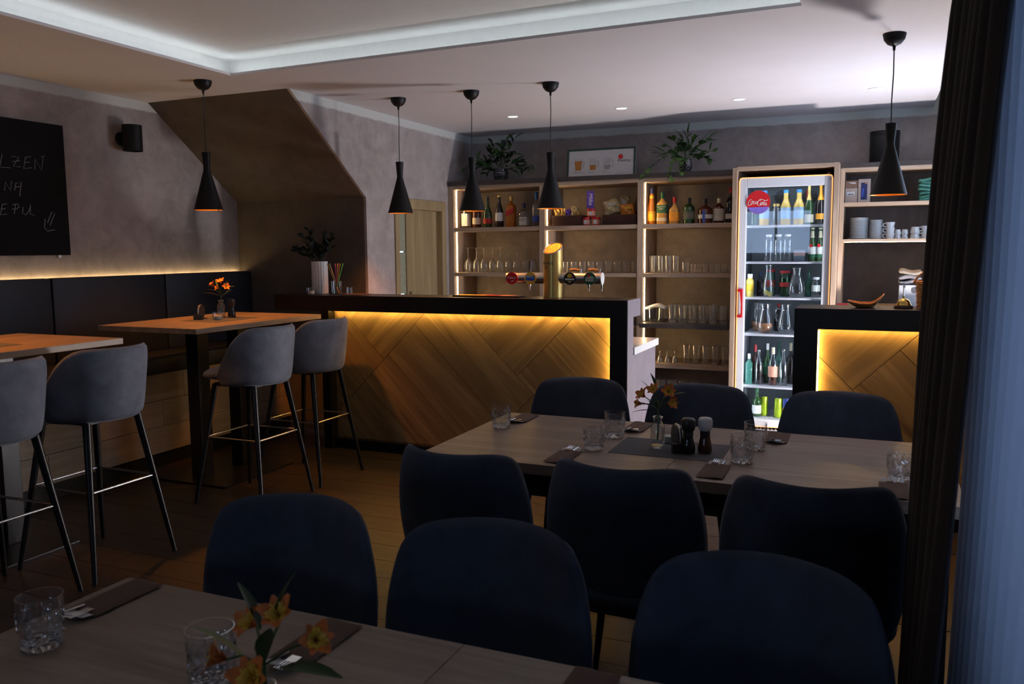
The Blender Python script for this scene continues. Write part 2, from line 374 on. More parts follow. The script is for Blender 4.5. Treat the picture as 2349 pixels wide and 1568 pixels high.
# ================================================================== bench along the left wall
bench = thing('bench', 'long high bench with black leather back and oak front along the left wall', 'bench', (-4.83, 3.4, 0))
by = -3.4
def B(x0, x1, y0, y1, z0, z1, name, mat, c=0.0, sm=None): return MB().box(x0+4.83, x1+4.83, y0+by, y1+by, z0, z1, c).build(name, mat, bench, sm)
B(-5.085, -4.60, 0.95, 5.785, 0.0, 0.10, 'plinth', 'bar_black')
B(-5.085, -4.60, 0.95, 5.785, 0.10, 0.66, 'carcass', 'dark_board')
for r in range(3):
    for y0 in (0.95, 2.21, 3.47, 4.73):
        o_ = (0, 0.35, 0.15)[r]; ya, yb = max(0.95, y0-o_), min(5.785, y0+1.257-o_)
        B(-4.60, -4.582, ya, yb, 0.102+0.186*r, 0.102+0.186*r+0.183, 'board', 'bench_oak', 0.002)
    if r: B(-4.60, -4.582, 4.73+1.26-(0, 0.35, 0.15)[r], 5.785, 0.102+0.186*r, 0.102+0.186*r+0.183, 'board', 'bench_oak', 0.002)
for k in range(5):
    y1 = 5.78-0.96*k; y0 = y1-0.955
    B(-4.97, -4.565, y0, y1, 0.66, 0.775, 'seat_cushion', 'bench_leather', 0.025, 40)
    B(-5.045, -4.955, y0, y1, 0.77, 1.34, 'back_cushion', 'bench_leather', 0.022, 40)
B(-5.078, -5.066, 0.98, 5.77, 1.318, 1.322, 'led_strip', 'led_bench')
B(-5.088, -5.045, 0.98, 5.77, 1.18, 1.316, 'back_batten', 'bar_black')

# ================================================================== high tables
def high_table(loc, label):
    t = thing('high_table', label, 'table', loc, group='high tables by the bench')
    MB().box(-0.405, 0.405, -0.612, 0.612, 1.018, 1.05, 0.002).build('tabletop', 'table_oak_y', t)
    for y in (-0.19, 0.19):
        MB().box(-0.05, 0.05, y-0.05, y+0.05, 0.012, 1.005, 0.003).build('column', 'black_metal', t)
    MB().box(-0.30, 0.30, -0.40, 0.40, 1.005, 1.018).build('mounting_plate', 'black_metal', t)
    MB().box(-0.32, 0.32, -0.34, 0.34, 0.0, 0.012, 0.002).build('base_plate', 'black_metal', t)
    return t
high_table((-4.09, 4.41, 0), 'high oak table with orange flowers, nearest the bar counter')
high_table((-4.09, 2.66, 0), 'high oak table cut by the left edge of the picture')

# ================================================================== bar stools
def make_stool(loc, label):
    t = thing('bar_stool', label, 'stool', loc, group='velvet bar stools at the high tables')
    def seat(u, v):
        a = u*(1-0.14*v**6); b = v*(1-0.14*u**6)
        return (a*0.212-0.035, b*0.196, 0.772+0.010*(1-u*u)), (0, 0, 1)
    MB().pillow(seat, 14, 14, 0.085, 4).build('seat', 'velvet_grey', t, 180)
    def back(u, v):
        th = u*1.72; h = (v+1)/2
        k = max(0.0, (abs(u)-0.40)/0.60); top = 1.068-0.30*k**2.3
        z = 0.722+(top-0.722)*h
        R = 0.212+0.036*h
        return (R*math.cos(th)*1.04, R*math.sin(th), z), (math.cos(th), math.sin(th), 0)
    MB().pillow(back, 28, 10, 0.045, 6).build('backrest', 'velvet_grey', t, 180)
    MB().box(-0.15, 0.15, -0.15, 0.15, 0.708, 0.728, 0.004).build('seat_frame', 'black_metal', t)
    F = {}
    for sx in (-1, 1):
        for sy in (-1, 1):
            a = Vector((sx*0.145, sy*0.145, 0.72)); b = Vector((sx*0.25, sy*0.238, 0.0)); F[(sx, sy)] = (a, b)
            MB().tube([a, b], [0.019, 0.011], 12).build('leg', 'black_metal', t, 60)
    for p, q in (((-1, -1), (-1, 1)), ((1, -1), (1, 1)), ((-1, -1), (1, -1)), ((-1, 1), (1, 1))):
        k = 0.44; A = F[p][0].lerp(F[p][1], k); Bq = F[q][0].lerp(F[q][1], k)
        MB().tube([A, Bq], 0.006, 8).build('foot_rail', 'steel', t, 60)
    return t
st = make_stool((-3.465, 4.56, 0), 'grey velvet bar stool nearest the bar counter')
clone(st, (-3.465, 4.0, 0), label='grey velvet bar stool at the flower table, seen second from the bar')
clone(st, (-3.465, 2.86, 0), label='grey velvet bar stool at the table cut by the picture edge, whole back in view')
clone(st, (-3.465, 2.31, 0), label='grey velvet bar stool cut by the left edge of the picture')

# ================================================================== dining tables and chairs
def dining_table(loc, hx, hy, label):
    t = thing('dining_table', label, 'table', loc, group='oak dining tables')
    n = 2
    for k in range(n):
        w = 2*hx/n
        MB().box(-hx+w*k, -hx+w*(k+1)-0.001, -hy, hy, 0.712, 0.75, 0.0015).build('top_panel', 'table_oak', t)
    MB().box(-hx+0.06, hx-0.06, -hy+0.06, hy-0.06, 0.64, 0.712).build('apron', 'bar_black', t)
    for sx in (-1, 1):
        for sy in (-1, 1):
            MB().box(sx*(hx-0.07)-0.035, sx*(hx-0.07)+0.035, sy*(hy-0.07)-0.035, sy*(hy-0.07)+0.035, 0, 0.712, 0.003).build('leg', 'black_metal', t)
    return t
dining_table((-0.64, 3.11, 0), 0.905, 0.422, 'long oak dining table laid with six glasses in the middle of the room')
dining_table((-0.70, 0.955, 0), 0.875, 0.42, 'oak dining table with flowers in the near foreground')
def make_chair(loc, rz, label):
    t = thing('dining_chair', label, 'chair', loc, rz, group='blue velvet dining chairs')
    def seat(u, v):
        a = u*(1-0.12*v**6); b = v*(1-0.12*u**6)
        return (a*(0.235-0.012*v), b*0.225-0.01, 0.455+0.010*(1-u*u)), (0, 0, 1)
    MB().pillow(seat, 14, 14, 0.09, 4).build('seat', 'velvet_navy', t, 180)
    def back(u, v):
        h = (v+1)/2; uu = u*(1-0.045*max(0, v)**14-0.05*max(0, -v)**9); hh = h-0.040*h**4*abs(u)**10
        w = 0.190+0.062*math.sin(PI*min(1, max(0, 0.93-h*0.86)))**0.9
        z = 0.40+0.482*hh
        y = 0.165+0.105*h-0.125*uu*uu*(0.5+0.5*h)
        return (uu*w, y, z), (-0.0+0.75*uu*0.55, 1.0, 0.1)
    MB().pillow(back, 18, 16, 0.052, 7).build('backrest', 'velvet_navy', t, 180)
    MB().box(-0.16, 0.16, -0.16, 0.16, 0.395, 0.415, 0.003).build('seat_frame', 'black_metal', t)
    for sx in (-1, 1):
        for sy in (-1, 1):
            MB().tube([(sx*0.15, sy*0.15, 0.41), (sx*0.215, sy*0.225, 0.0)], [0.017, 0.010], 12).build('leg', 'black_metal', t, 60)
    return t
ch = make_chair((-1.27, 3.60, 0), 0.03, 'blue velvet chair across the glass-laid table, in front of the bar panel')
clone(ch, (-0.71, 3.60, 0), 0.0, 'blue velvet chair across the glass-laid table, directly behind the flowers')
clone(ch, (-0.13, 3.60, 0), -0.03, 'blue velvet chair across the glass-laid table, nearest the curtain')
clone(ch, (-1.19, 2.50, 0), PI-0.10, 'blue velvet chair with its back turned at the glass-laid table, furthest left')
clone(ch, (-0.67, 2.52, 0), PI-0.03, 'blue velvet chair with its back turned at the glass-laid table, middle one')
clone(ch, (-0.145, 2.53, 0), PI+0.03, 'blue velvet chair with its back turned at the glass-laid table, beside the curtain')
clone(ch, (-1.29, 1.46, 0), 0.04, 'blue velvet chair behind the foreground table, left one behind the flowers')
clone(ch, (-0.765, 1.46, 0), -0.02, 'blue velvet chair behind the foreground table, middle of its three')
clone(ch, (-0.195, 1.46, 0), -0.06, 'large blue velvet chair at the bottom right, beside the curtain')

# ================================================================== bar counter
def clip_board(a0, a1, b0, b1, x0, x1, z0, z1, g=0.0022):
    """board in 45-degree coordinates a = x+z, b = z-x, clipped to the panel rectangle"""
    a0 += g; a1 -= g; b0 += g; b1 -= g
    P = [((a-b)/2, (a+b)/2) for a, b in ((a0, b0), (a1, b0), (a1, b1), (a0, b1))]
    for ax, lim, sgn in ((0, x0, 1), (0, x1, -1), (1, z0, 1), (1, z1, -1)):
        Q = []
        for i in range(len(P)):
            p, q = P[i], P[(i+1) % len(P)]; dp, dq = sgn*(p[ax]-lim), sgn*(q[ax]-lim)
            if dp >= 0: Q.append(p)
            if dp*dq < 0:
                t = dp/(dp-dq); Q.append((p[0]+(q[0]-p[0])*t, p[1]+(q[1]-p[1])*t))
        P = Q
        if len(P) < 3: return None
    return P
def boards(parent, specs, x0, x1, z0, z1, y):
    for a0, a1, b0, b1, mat in specs:
        P = clip_board(a0, a1, b0, b1, x0, x1, z0, z1)
        if P: MB().prism(P, 'y', y, y+0.014).build('board', mat, parent)
bar = thing('bar_counter', 'long black bar counter with lit oak herringbone front', 'bar counter', (-2.6, 5.4, 0))
def K(par, org, x0, x1, y0, y1, z0, z1, name, mat, c=0.0): return MB().box(x0-org[0], x1-org[0], y0-org[1], y1-org[1], z0, z1, c).build(name, mat, par)
bo = (-2.6, 5.4)
K(bar, bo, -4.29, -1.47, 5.25, 5.56, 1.056, 1.172, 'top_slab', 'bar_black', 0.0015)
K(bar, bo, -1.470, -1.464, 5.25, 5.56, 1.056, 1.172, 'end_cap', 'lilac_panel')
K(bar, bo, -3.857, -3.786, 5.25, 5.39, 0.0, 1.056, 'upright', 'bar_black')
K(bar, bo, -1.583, -1.470, 5.25, 5.39, 0.0, 1.056, 'upright', 'bar_black')
K(bar, bo, -1.470, -1.464, 5.25, 5.39, 0.0, 1.056, 'end_panel', 'lilac_panel')
K(bar, bo, -3.786, -1.583, 5.345, 5.39, 0.0, 1.056, 'backing', 'bar_black')
K(bar, bo, -3.786, -1.583, 5.285, 5.345, 0.0, 0.076, 'plinth', 'bar_black')
Q = 'oak_down'; U = 'oak_up'
bw = boards_parent = bpy.data.objects.new('front_panel', MB().box(-3.786+2.6, -1.583+2.6, -0.055, -0.050, 0.078, 1.054).mesh('front_panel', 'bar_black')); C.objects.link(bw); bw.parent = bar
spec = [(-9, -2.66, 4.055, 9, Q), (-2.66, -1.65, 4.055, 9, U), (-3.9, -3.46, 2.656, 4.055, Q), (-3.46, -3.01, 2.656, 4.055, Q), (-3.01, -2.585, 2.656, 4.055, Q),
        (-2.585, -2.12, 2.656, 4.055, Q), (-2.12, -1.65, 2.656, 4.055, Q), (-1.65, 9, 2.907, 9, U), (-1.65, -1.195, 1.4, 2.907, Q), (-1.195, -0.75, 1.4, 2.907, Q),
        (-0.75, -0.30, 1.4, 2.907, Q), (-9, -1.65, 2.2, 2.656, U), (-9, -1.65, 1.75, 2.2, U), (-9, -1.65, 1.3, 1.75, U)]
for a0, a1, b0, b1, mat in spec:
    P = clip_board(a0, a1, b0, b1, -3.786, -1.583, 0.078, 1.054)
    if P: MB().prism([(x+2.6, z) for x, z in P], 'y', -0.069, -0.055).build('board', mat, bw)
K(bar, bo, -3.77, -1.60, 5.296, 5.306, 1.0535, 1.056, 'led_strip', 'led_amber')
K(bar, bo, -1.590, -1.583, 5.296, 5.306, 0.12, 1.045, 'led_strip', 'led_amber')
wt = thing('bar_worktop', 'white worktop on a lilac grey cabinet behind the bar', 'worktop', (-2.6, 5.75, 0))
wo = (-2.6, 5.75)
K(wt, wo, -3.70, -1.470, 5.392, 6.02, 0.0, 0.803, 'cabinet', 'lilac_panel')
K(wt, wo, -3.70, -1.455, 5.392, 6.06, 0.803, 0.853, 'top', 'ceramic_white', 0.002)
rc = thing('service_counter', 'short black service counter with lit oak front beside the fridge', 'bar counter', (0.05, 5.0, 0)); ro = (0.05, 5.0)
K(rc, ro, -0.408, 0.60, 4.84, 5.19, 1.060, 1.172, 'top_slab', 'bar_black', 0.0015)
K(rc, ro, -0.408, -0.285, 4.84, 4.98, 0.0, 1.060, 'upright', 'bar_black')
K(rc, ro, -0.285, 0.60, 4.935, 4.98, 0.0, 1.060, 'backing', 'bar_black')
K(rc, ro, -0.285, 0.60, 4.875, 4.935, 0.0, 0.076, 'plinth', 'bar_black')
rw = bpy.data.objects.new('front_panel', MB().box(-0.285-0.05, 0.55, -0.070, -0.065, 0.078, 1.058).mesh('front_panel', 'bar_black')); C.objects.link(rw); rw.parent = rc
for a0, a1, b0, b1, mat in [(-3, 0.623, -3, 5, Q), (0.623, 9, 0.825, 9, U), (0.623, 1.08, -3, 0.825, Q), (1.08, 1.54, -3, 0.825, Q), (1.54, 2.0, -3, 0.825, Q)]:
    P = clip_board(a0, a1, b0, b1, -0.285, 0.60, 0.078, 1.058)
    if P: MB().prism([(x-0.05, z) for x, z in P], 'y', -0.084, -0.070).build('board', mat, rw)
K(rc, ro, -0.28, 0.60, 4.886, 4.896, 1.0575, 1.060, 'led_strip', 'led_amber')
K(rc, ro, -0.285, -0.279, 4.888, 4.898, 0.10, 1.050, 'led_strip', 'led_amber')

# ================================================================== shelving
su = thing('shelf_unit', 'oak back-bar shelving with three lit bays of bottles and glasses', 'shelving', (-2.43, 7.46, 0)); uo = (-2.43, 7.46)
for x0, x1 in ((-3.775, -3.723), (-2.844, -2.793), (-1.929, -1.878), (-1.125, -1.094)):
    K(su, uo, x0, x1, 7.20, 7.70, 0.0, 2.106, 'upright', 'oak_upright', 0.0015)
K(su, uo, -3.775, -1.094, 7.18, 7.70, 2.106, 2.147, 'top_board', 'dark_board', 0.0015)
K(su, uo, -3.775, -1.094, 7.70, 7.718, 0.0, 2.147, 'back_panel', 'shelf_back')
BAYS = ((-3.723, -2.844), (-2.793, -1.929), (-1.878, -1.125))
for i, (x0, x1) in enumerate(BAYS):
    K(su, uo, x0, x1, 7.20, 7.70, 2.074, 2.106, 'rail', 'oak_shelf')
    for zt, th in ((1.715, 0.037), (1.290, 0.033)): K(su, uo, x0, x1, 7.205, 7.70, zt-th, zt, 'shelf', 'oak_shelf', 0.001)
    K(su, uo, x0, x1, 7.10, 7.70, 0.824, 0.862, 'worktop', 'dark_board', 0.0015)
    K(su, uo, x0, x1, 7.205, 7.70, 0.465, 0.499, 'shelf', 'oak_shelf', 0.001); K(su, uo, x0, x1, 7.205, 7.70, 0.06, 0.09, 'shelf', 'oak_shelf')
    for z0, z1 in ((0.51, 0.815), (0.875, 1.25), (1.297, 1.672), (1.722, 2.070)):
        K(su, uo, x0, x0+0.004, 7.262, 7.272, z0, z1, 'led_strip', 'led_warm')
fs = thing('fridge_surround', 'oak surround framing the glass-door fridge', 'cabinet', (-0.69, 7.36, 0)); fo = (-0.69, 7.36)
K(fs, fo, -1.092, -1.056, 6.99, 7.71, 0.0, 2.140, 'side_panel', 'oak_upright', 0.0015); K(fs, fo, -0.330, -0.294, 6.99, 7.71, 0.0, 2.150, 'side_panel', 'oak_upright', 0.0015)
K(fs, fo, -1.056, -0.330, 6.99, 7.71, 2.118, 2.148, 'top_panel', 'oak_shelf', 0.0015); K(fs, fo, -1.056, -0.330, 7.70, 7.715, 0.0, 2.118, 'back_panel', 'bar_black')
rs = thing('plate_shelf_unit', 'oak wall shelves with plates and cups right of the fridge', 'shelving', (0.16, 7.46, 0)); rso = (0.16, 7.46)
K(rs, rso, -0.292, -0.262, 7.20, 7.70, 1.034, 2.12, 'upright', 'oak_upright', 0.0015)
K(rs, rso, -0.292, 0.61, 7.19, 7.70, 2.12, 2.156, 'top_board', 'dark_board', 0.0015); K(rs, rso, -0.262, 0.61, 7.20, 7.70, 2.098, 2.12, 'rail', 'oak_shelf')
K(rs, rso, -0.262, 0.61, 7.205, 7.70, 1.828, 1.852, 'shelf', 'oak_shelf', 0.001); K(rs, rso, -0.262, 0.61, 7.205, 7.70, 1.545, 1.566, 'shelf', 'oak_shelf', 0.001)
K(rs, rso, -0.262, 0.61, 7.69, 7.718, 1.545, 2.12, 'back_panel', 'walnut'); K(rs, rso, -0.262, 0.61, 7.69, 7.718, 0.0, 1.545, 'splashback', 'splashback')
K(rs, rso, -0.25, 0.60, 7.215, 7.222, 1.541, 1.545, 'led_strip', 'led_warm')
wb = thing('back_worktop', 'dark worktop below the plate shelves', 'worktop', (0.16, 7.4, 0))
K(wb, (0.16, 7.4), -0.29, 0.61, 7.10, 7.68, 0.0, 0.995, 'cabinet', 'dark_board'); K(wb, (0.16, 7.4), -0.29, 0.61, 7.05, 7.685, 0.995, 1.034, 'top', 'oak_shelf', 0.002)

# ================================================================== lamps
def make_pendant(loc, label, power):
    t = thing('pendant_lamp', label, 'pendant lamp', loc, group='black cone pendant lamps')
    MB().lathe([(0.0, -0.062), (0.012, -0.062), (0.034, -0.052), (0.052, -0.030), (0.058, -0.006), (0.058, 0.0)], 28).build('canopy', 'shade_black', t, 40)
    MB().cyl((0, 0, -0.085), (0, 0, -0.06), 0.006, 0.009, 10).build('cord_grip', 'shade_black', t, 60)
    MB().tube([(0.0, 0, -0.08), (0.002, 0, -0.2), (-0.002, 0.001, -0.34), (0, 0, -0.47)], 0.0032, 6).build('cord', 'cord_black', t, 60)
    zt, zw, zb = -0.464, -0.572, -0.843
    MB().shell([(0.004, zt), (0.029, zt), (0.0285, zt-0.004), (0.0255, zt-0.05), (0.0215, zw+0.01), (0.0215, zw-0.006), (0.0935, zb+0.002), (0.0945, zb)], 36).build('shade', 'shade_black', t, 40)
    MB().shell([(0.0935, zb), (0.0905, zb+0.003), (0.020, zw-0.004), (0.0, zw-0.002)], 36).build('shade_lining', 'copper', t, 40)
    MB().lathe([(0.0, -0.045), (0.012, -0.042), (0.021, -0.028), (0.023, -0.015), (0.014, 0.010), (0.011, 0.022), (0.0, 0.024)], 16, z=-0.72).build('bulb', 'bulb_amber', t, 60)
    l = bpy.data.lights.new('bulb_light', 'SPOT'); l.energy = power; l.color = (1.0, 0.32, 0.03); l.spot_size = math.radians(118); l.spot_blend = 0.55; l.shadow_soft_size = 0.03
    lo = bpy.data.objects.new('bulb_light', l); C.objects.link(lo); lo.parent = t; lo.location = (0, 0, -0.79)
    return t
PW = 26.0
make_pendant((-4.124, 4.417, ZC), 'black cone pendant lamp over the high table with flowers', PW*1.5)
make_pendant((-4.124, 2.66, ZC), 'black cone pendant lamp over the high table at the picture edge', PW*1.5)
make_pendant((-3.304, 5.53, ZC), 'black cone pendant lamp in front of the door', PW)
make_pendant((-2.692, 5.51, ZC), 'black cone pendant lamp over the bar, in front of the left bottles', PW)
make_pendant((-2.079, 5.48, ZC), 'black cone pendant lamp beside the beer tower', PW)
make_pendant((0.040, 5.046, ZC), 'black cone pendant lamp over the service counter, nearest the curtain', PW)
for (x, y), lb in zip(((-2.88, 6.69), (-1.93, 6.69), (-1.009, 6.69), (-0.057, 6.69)), ('left of the framed picture', 'above the framed picture', 'above the trailing ivy plant', 'beside the pendant near the curtain')):
    d = thing('downlight', 'small round recessed ceiling light '+lb, 'ceiling light', (x, y, ZC), group='recessed ceiling lights')
    MB().shell([(0.052, 0.0), (0.052, -0.003), (0.043, -0.004), (0.042, -0.001)], 24).build('ring', 'white_paint', d, 40)
    MB().lathe([(0.0, -0.0015), (0.042, -0.0015), (0.042, 0.0)], 24).build('lens', 'downlight_glow', d)
# round black wall lamp on the left wall
wl = thing('sconce_lamp', 'black cylinder wall lamp beside the chalkboard', 'wall lamp', (-5.09, 4.60, 2.325))
MB().lathe([(0.0, 0.0), (0.05, 0.0), (0.05, 0.03), (0.0, 0.03)], 20, tf=lambda p: (p[2], p[0], p[1])).build('wall_rose', 'shade_black', wl, 40)
MB().cyl((0.02, 0, 0), (0.06, 0, 0), 0.018).build('arm', 'shade_black', wl, 60)
MB().shell([(0.068, -0.092), (0.068, 0.092), (0.065, 0.092), (0.065, 0.06), (0.0, 0.06)], 28, cx=0.115).shell([(0.068, -0.092), (0.065, -0.092), (0.065, -0.06), (0.0, -0.06)], 28, cx=0.115).build('housing', 'shade_black', wl, 40)
# globe floor lamp between the service counter and the plate shelves: the white light on the back ceiling
emis('globe_white', (1.0, 0.93, 0.94), 420.0)
gl = thing('globe_lamp', 'white globe lamp on the floor behind the service counter', 'lamp', (0.42, 6.45, 0.0))
MB().lathe([(0.0, 0), (0.11, 0), (0.11, 0.015), (0.02, 0.03), (0.016, 0.32), (0.0, 0.32)], 24).build('foot', 'steel', gl, 40)
MB().lathe([(0.0, 0.30)]+[(0.12*math.sin(a), 0.42-0.12*math.cos(a)) for a in [PI*i/14 for i in range(1, 14)]]+[(0.0, 0.54)], 28).build('globe', 'globe_white', gl, 180)

# ================================================================== chalkboard
cbd = thing('chalkboard', 'black chalkboard with handwritten chalk words on the left wall', 'chalkboard', (-5.09, 3.72, 1.49))
MB().box(0.004, 0.024, -0.62, 0.386, 0.0, 0.865, 0.001).build('board', 'chalkboard', cbd)
MB().box(0.0, 0.020, 0.295, 0.315, -0.018, 0.0).build('clip', 'steel', cbd)
CH = [[(3.659,2.123),(3.637,2.042),(3.706,2.043)],[(3.722,2.117),(3.771,2.114),(3.728,2.055),(3.777,2.054)],[(3.725,2.082),(3.775,2.094)],[(3.816,2.118),(3.799,2.046),(3.856,2.056)],[(3.816,2.118),(3.855,2.127)],[(3.807,2.085),(3.847,2.091)],[(3.878,2.047),(3.883,2.114),(3.927,2.046),(3.941,2.12)],[(3.931,2.137),(3.94,2.128),(3.953,2.144)],[(3.657,1.897),(3.667,1.951),(3.697,1.9),(3.71,1.959)],[(3.725,1.902),(3.737,1.948),(3.776,1.958),(3.758,1.867)],[(3.732,1.924),(3.771,1.931)],[(3.635,1.81),(3.619,1.745),(3.66,1.751)],[(3.635,1.81),(3.665,1.816)],[(3.626,1.78),(3.656,1.786)],[(3.704,1.812),(3.743,1.818),(3.751,1.802),(3.727,1.784),(3.699,1.786)],[(3.725,1.813),(3.712,1.754)],[(3.775,1.801),(3.77,1.762),(3.793,1.751),(3.818,1.783),(3.829,1.819),(3.822,1.757),(3.852,1.751)],[(3.982,1.779),(3.944,1.704)],[(4.003,1.769),(3.961,1.687)],[(3.929,1.73),(3.918,1.674),(3.94,1.649),(3.994,1.66)]]
for rng, nm in ((range(0, 8), 'upper_word'), (range(8, 11), 'middle_word'), (range(11, 17), 'lower_word'), (range(17, 20), 'smiley')):
    m = MB()
    for i in rng: m.tube([(0.0248, y-3.72, z-1.49) for y, z in CH[i]], 0.0022, 5)
    m.build(nm, 'chalk', cbd)

# ================================================================== curtains
def drape(name, label, y0, y1, xf, amp, waves, mat, z0=0.02, z1=2.60, th=0.004, ph=0.0):
    n = waves*10; m = MB(); rows = 14; vs = []; fs = []
    for side in (0, 1):
        for r in range(rows+1):
            z = z0+(z1-z0)*r/rows
            for i in range(n+1):
                s = i/n; y = y0(z)+(y1(z)-y0(z))*s
                x = xf(z, s)+amp*(0.75+0.25*math.sin(3*z+s*9))*math.sin(2*PI*waves*s+ph+0.35*math.sin(2.1*z+s*5))+side*th
                vs.append((x, y, z))
    N = (rows+1)*(n+1)
    for side in (0, 1):
        for r in range(rows):
            for i in range(n):
                a = side*N+r*(n+1)+i; q = (a, a+1, a+n+2, a+n+1); fs.append(q if side else q[::-1])
    for r in range(rows):
        for i in (0, n):
            a = r*(n+1)+i; fs.append((a, a+n+1, a+n+1+N, a+N))
    for i in range(n):
        for r in (0, rows):
            a = r*(n+1)+i; fs.append((a, a+1, a+1+N, a+N))
    o = m.add(vs, fs).build(name, mat, None, 180); return tag(o, label, 'curtain')
k = NT('sheer'); k.n.remove(k.p)
tl = k.add('ShaderNodeBsdfTranslucent'); tl.inputs[0].default_value = (0.33, 0.35, 0.40, 1); df = k.add('ShaderNodeBsdfDiffuse'); df.inputs[0].default_value = (0.33, 0.35, 0.40, 1)
tr = k.add('ShaderNodeBsdfTransparent'); m1 = k.add('ShaderNodeMixShader'); m1.inputs[0].default_value = 0.35; m2 = k.add('ShaderNodeMixShader'); m2.inputs[0].default_value = 0.02
k.link(tl.outputs[0], m1.inputs[1]); k.link(df.outputs[0], m1.inputs[2]); k.link(m1.outputs[0], m2.inputs[1]); k.link(tr.outputs[0], m2.inputs[2]); k.link(m2.outputs[0], k.out.inputs[0])
drape('drape', 'dark brown heavy curtain hanging at the right edge of the room', lambda z: 1.50, lambda z: 2.33+0.03*z, lambda z, s: (0.058+0.058*z)*(1-s)+(0.098+0.006*z**3)*s, 0.014, 7, 'drape_brown')
drape('sheer_curtain', 'pale blue sheer curtain in front of the window at the right edge', lambda z: -0.2, lambda z: 2.5, lambda z, s: 0.22+0.015*z, 0.014, 24, 'sheer')
tag(MB().tube([(0.20, -0.9, 2.612), (0.20, 2.42, 2.612)], 0.011, 10).build('curtain_rail', 'dark_board'), 'dark curtain rail on the ceiling above the brown curtain', 'curtain rail')

# ================================================================== glass-door fridge
fr = thing('glass_door_fridge', 'tall white glass-door fridge full of drinks, lit inside', 'fridge', (-0.692, 7.36, 0)); go = (-0.692, 7.36)
def F(x0, x1, y0, y1, z0, z1, name, mat, par=None, c=0.0):
    m = MB().box(x0-go[0], x1-go[0], y0-go[1], y1-go[1], z0, z1, c); return m.build(name, mat, par or fr)
F(-1.040, -1.010, 7.095, 7.66, 0.09, 2.05, 'side_wall', 'fridge_inner'); F(-0.374, -0.344, 7.095, 7.66, 0.09, 2.05, 'side_wall', 'fridge_inner')
F(-1.010, -0.374, 7.62, 7.66, 0.09, 2.05, 'back_wall', 'fridge_inner'); F(-1.010, -0.374, 7.095, 7.62, 2.015, 2.05, 'roof', 'fridge_inner')
F(-1.040, -0.344, 7.095, 7.66, 0.055, 0.09, 'bottom', 'fridge_white'); F(-1.030, -0.354, 7.10, 7.65, 0.0, 0.055, 'base', 'bar_black')
fd = F(-1.041, -0.985, 7.035, 7.090, 0.045, 2.058, 'door', 'fridge_white', None, 0.006)
F(-0.399, -0.343, 7.035, 7.090, 0.045, 2.058, 'stile', 'fridge_white', fd, 0.006); F(-0.985, -0.399, 7.035, 7.090, 1.985, 2.058, 'rail', 'fridge_white', fd, 0.004)
F(-0.985, -0.399, 7.035, 7.090, 0.045, 0.105, 'rail', 'fridge_white', fd, 0.004); F(-0.985, -0.399, 7.060, 7.064, 0.105, 1.985, 'pane', 'pane', fd)
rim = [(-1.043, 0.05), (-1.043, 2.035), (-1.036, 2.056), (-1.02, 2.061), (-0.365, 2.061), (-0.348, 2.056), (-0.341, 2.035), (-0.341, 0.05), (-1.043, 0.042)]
MB().tube([(x-go[0], 7.035-go[1], z) for x, z in rim], 0.004, 6).build('glowing_edge', 'rim_glow', fd)  # thin emissive tube added to imitate the orange halo along the door edge
g_ = F(-1.030, -0.354, 7.075, 7.10, 0.008, 0.040, 'kick_grille', 'fridge_white')
for k in range(22): F(-1.00+0.029*k, -0.988+0.029*k, 7.073, 7.076, 0.014, 0.034, 'slot', 'bar_black', g_)
for z in (1.685, 1.390, 1.100, 0.800, 0.368): F(-1.008, -0.376, 7.105, 7.60, z-0.016, z, 'shelf', 'fridge_white', None, 0.002)
F(-1.009, -1.003, 7.108, 7.122, 0.12, 2.00, 'led_strip', 'led_fridge'); F(-0.381, -0.375, 7.108, 7.122, 0.12, 2.00, 'led_strip', 'led_fridge')
F(-0.96, -0.42, 7.11, 7.125, 2.006, 2.014, 'led_strip', 'led_fridge')
hd = F(-1.038, -0.998, 7.000, 7.036, 1.150, 1.173, 'handle', 'red_gloss', fd, 0.004)
MB().prism([(-1.020, 1.155), (-0.998, 1.155), (-0.997, 0.96), (-1.010, 0.96), (-1.008, 1.05)], 'y', 7.004, 7.022).box(-1.038, -0.998, 7.000, 7.036, 0.940, 0.962, 0.004).build('grip', 'red_gloss', fd, None, (-go[0], -go[1], 0))
ds = MB().lathe([(0.0, 0.0), (0.0925, 0.0), (0.0925, 0.006), (0.0, 0.006)], 40, tf=lambda p: (p[0], -p[2], p[1])).build('round_sign', 'red_gloss', fd, None, (-0.893-go[0], 7.034-go[1], 1.866))
plain('sign_violet', (0.22, 0.16, 0.62), 0.4)
arc = [(0.091*math.cos(a), 0.091*math.sin(a)) for a in [PI+0.47+(PI-0.88)*i/16 for i in range(17)]]
MB().prism(arc, 'y', -0.0068, -0.0060).build('lower_band', 'sign_violet', ds)
plain('sign_white', (0.85, 0.82, 0.80), 0.5, noisy=0.02)
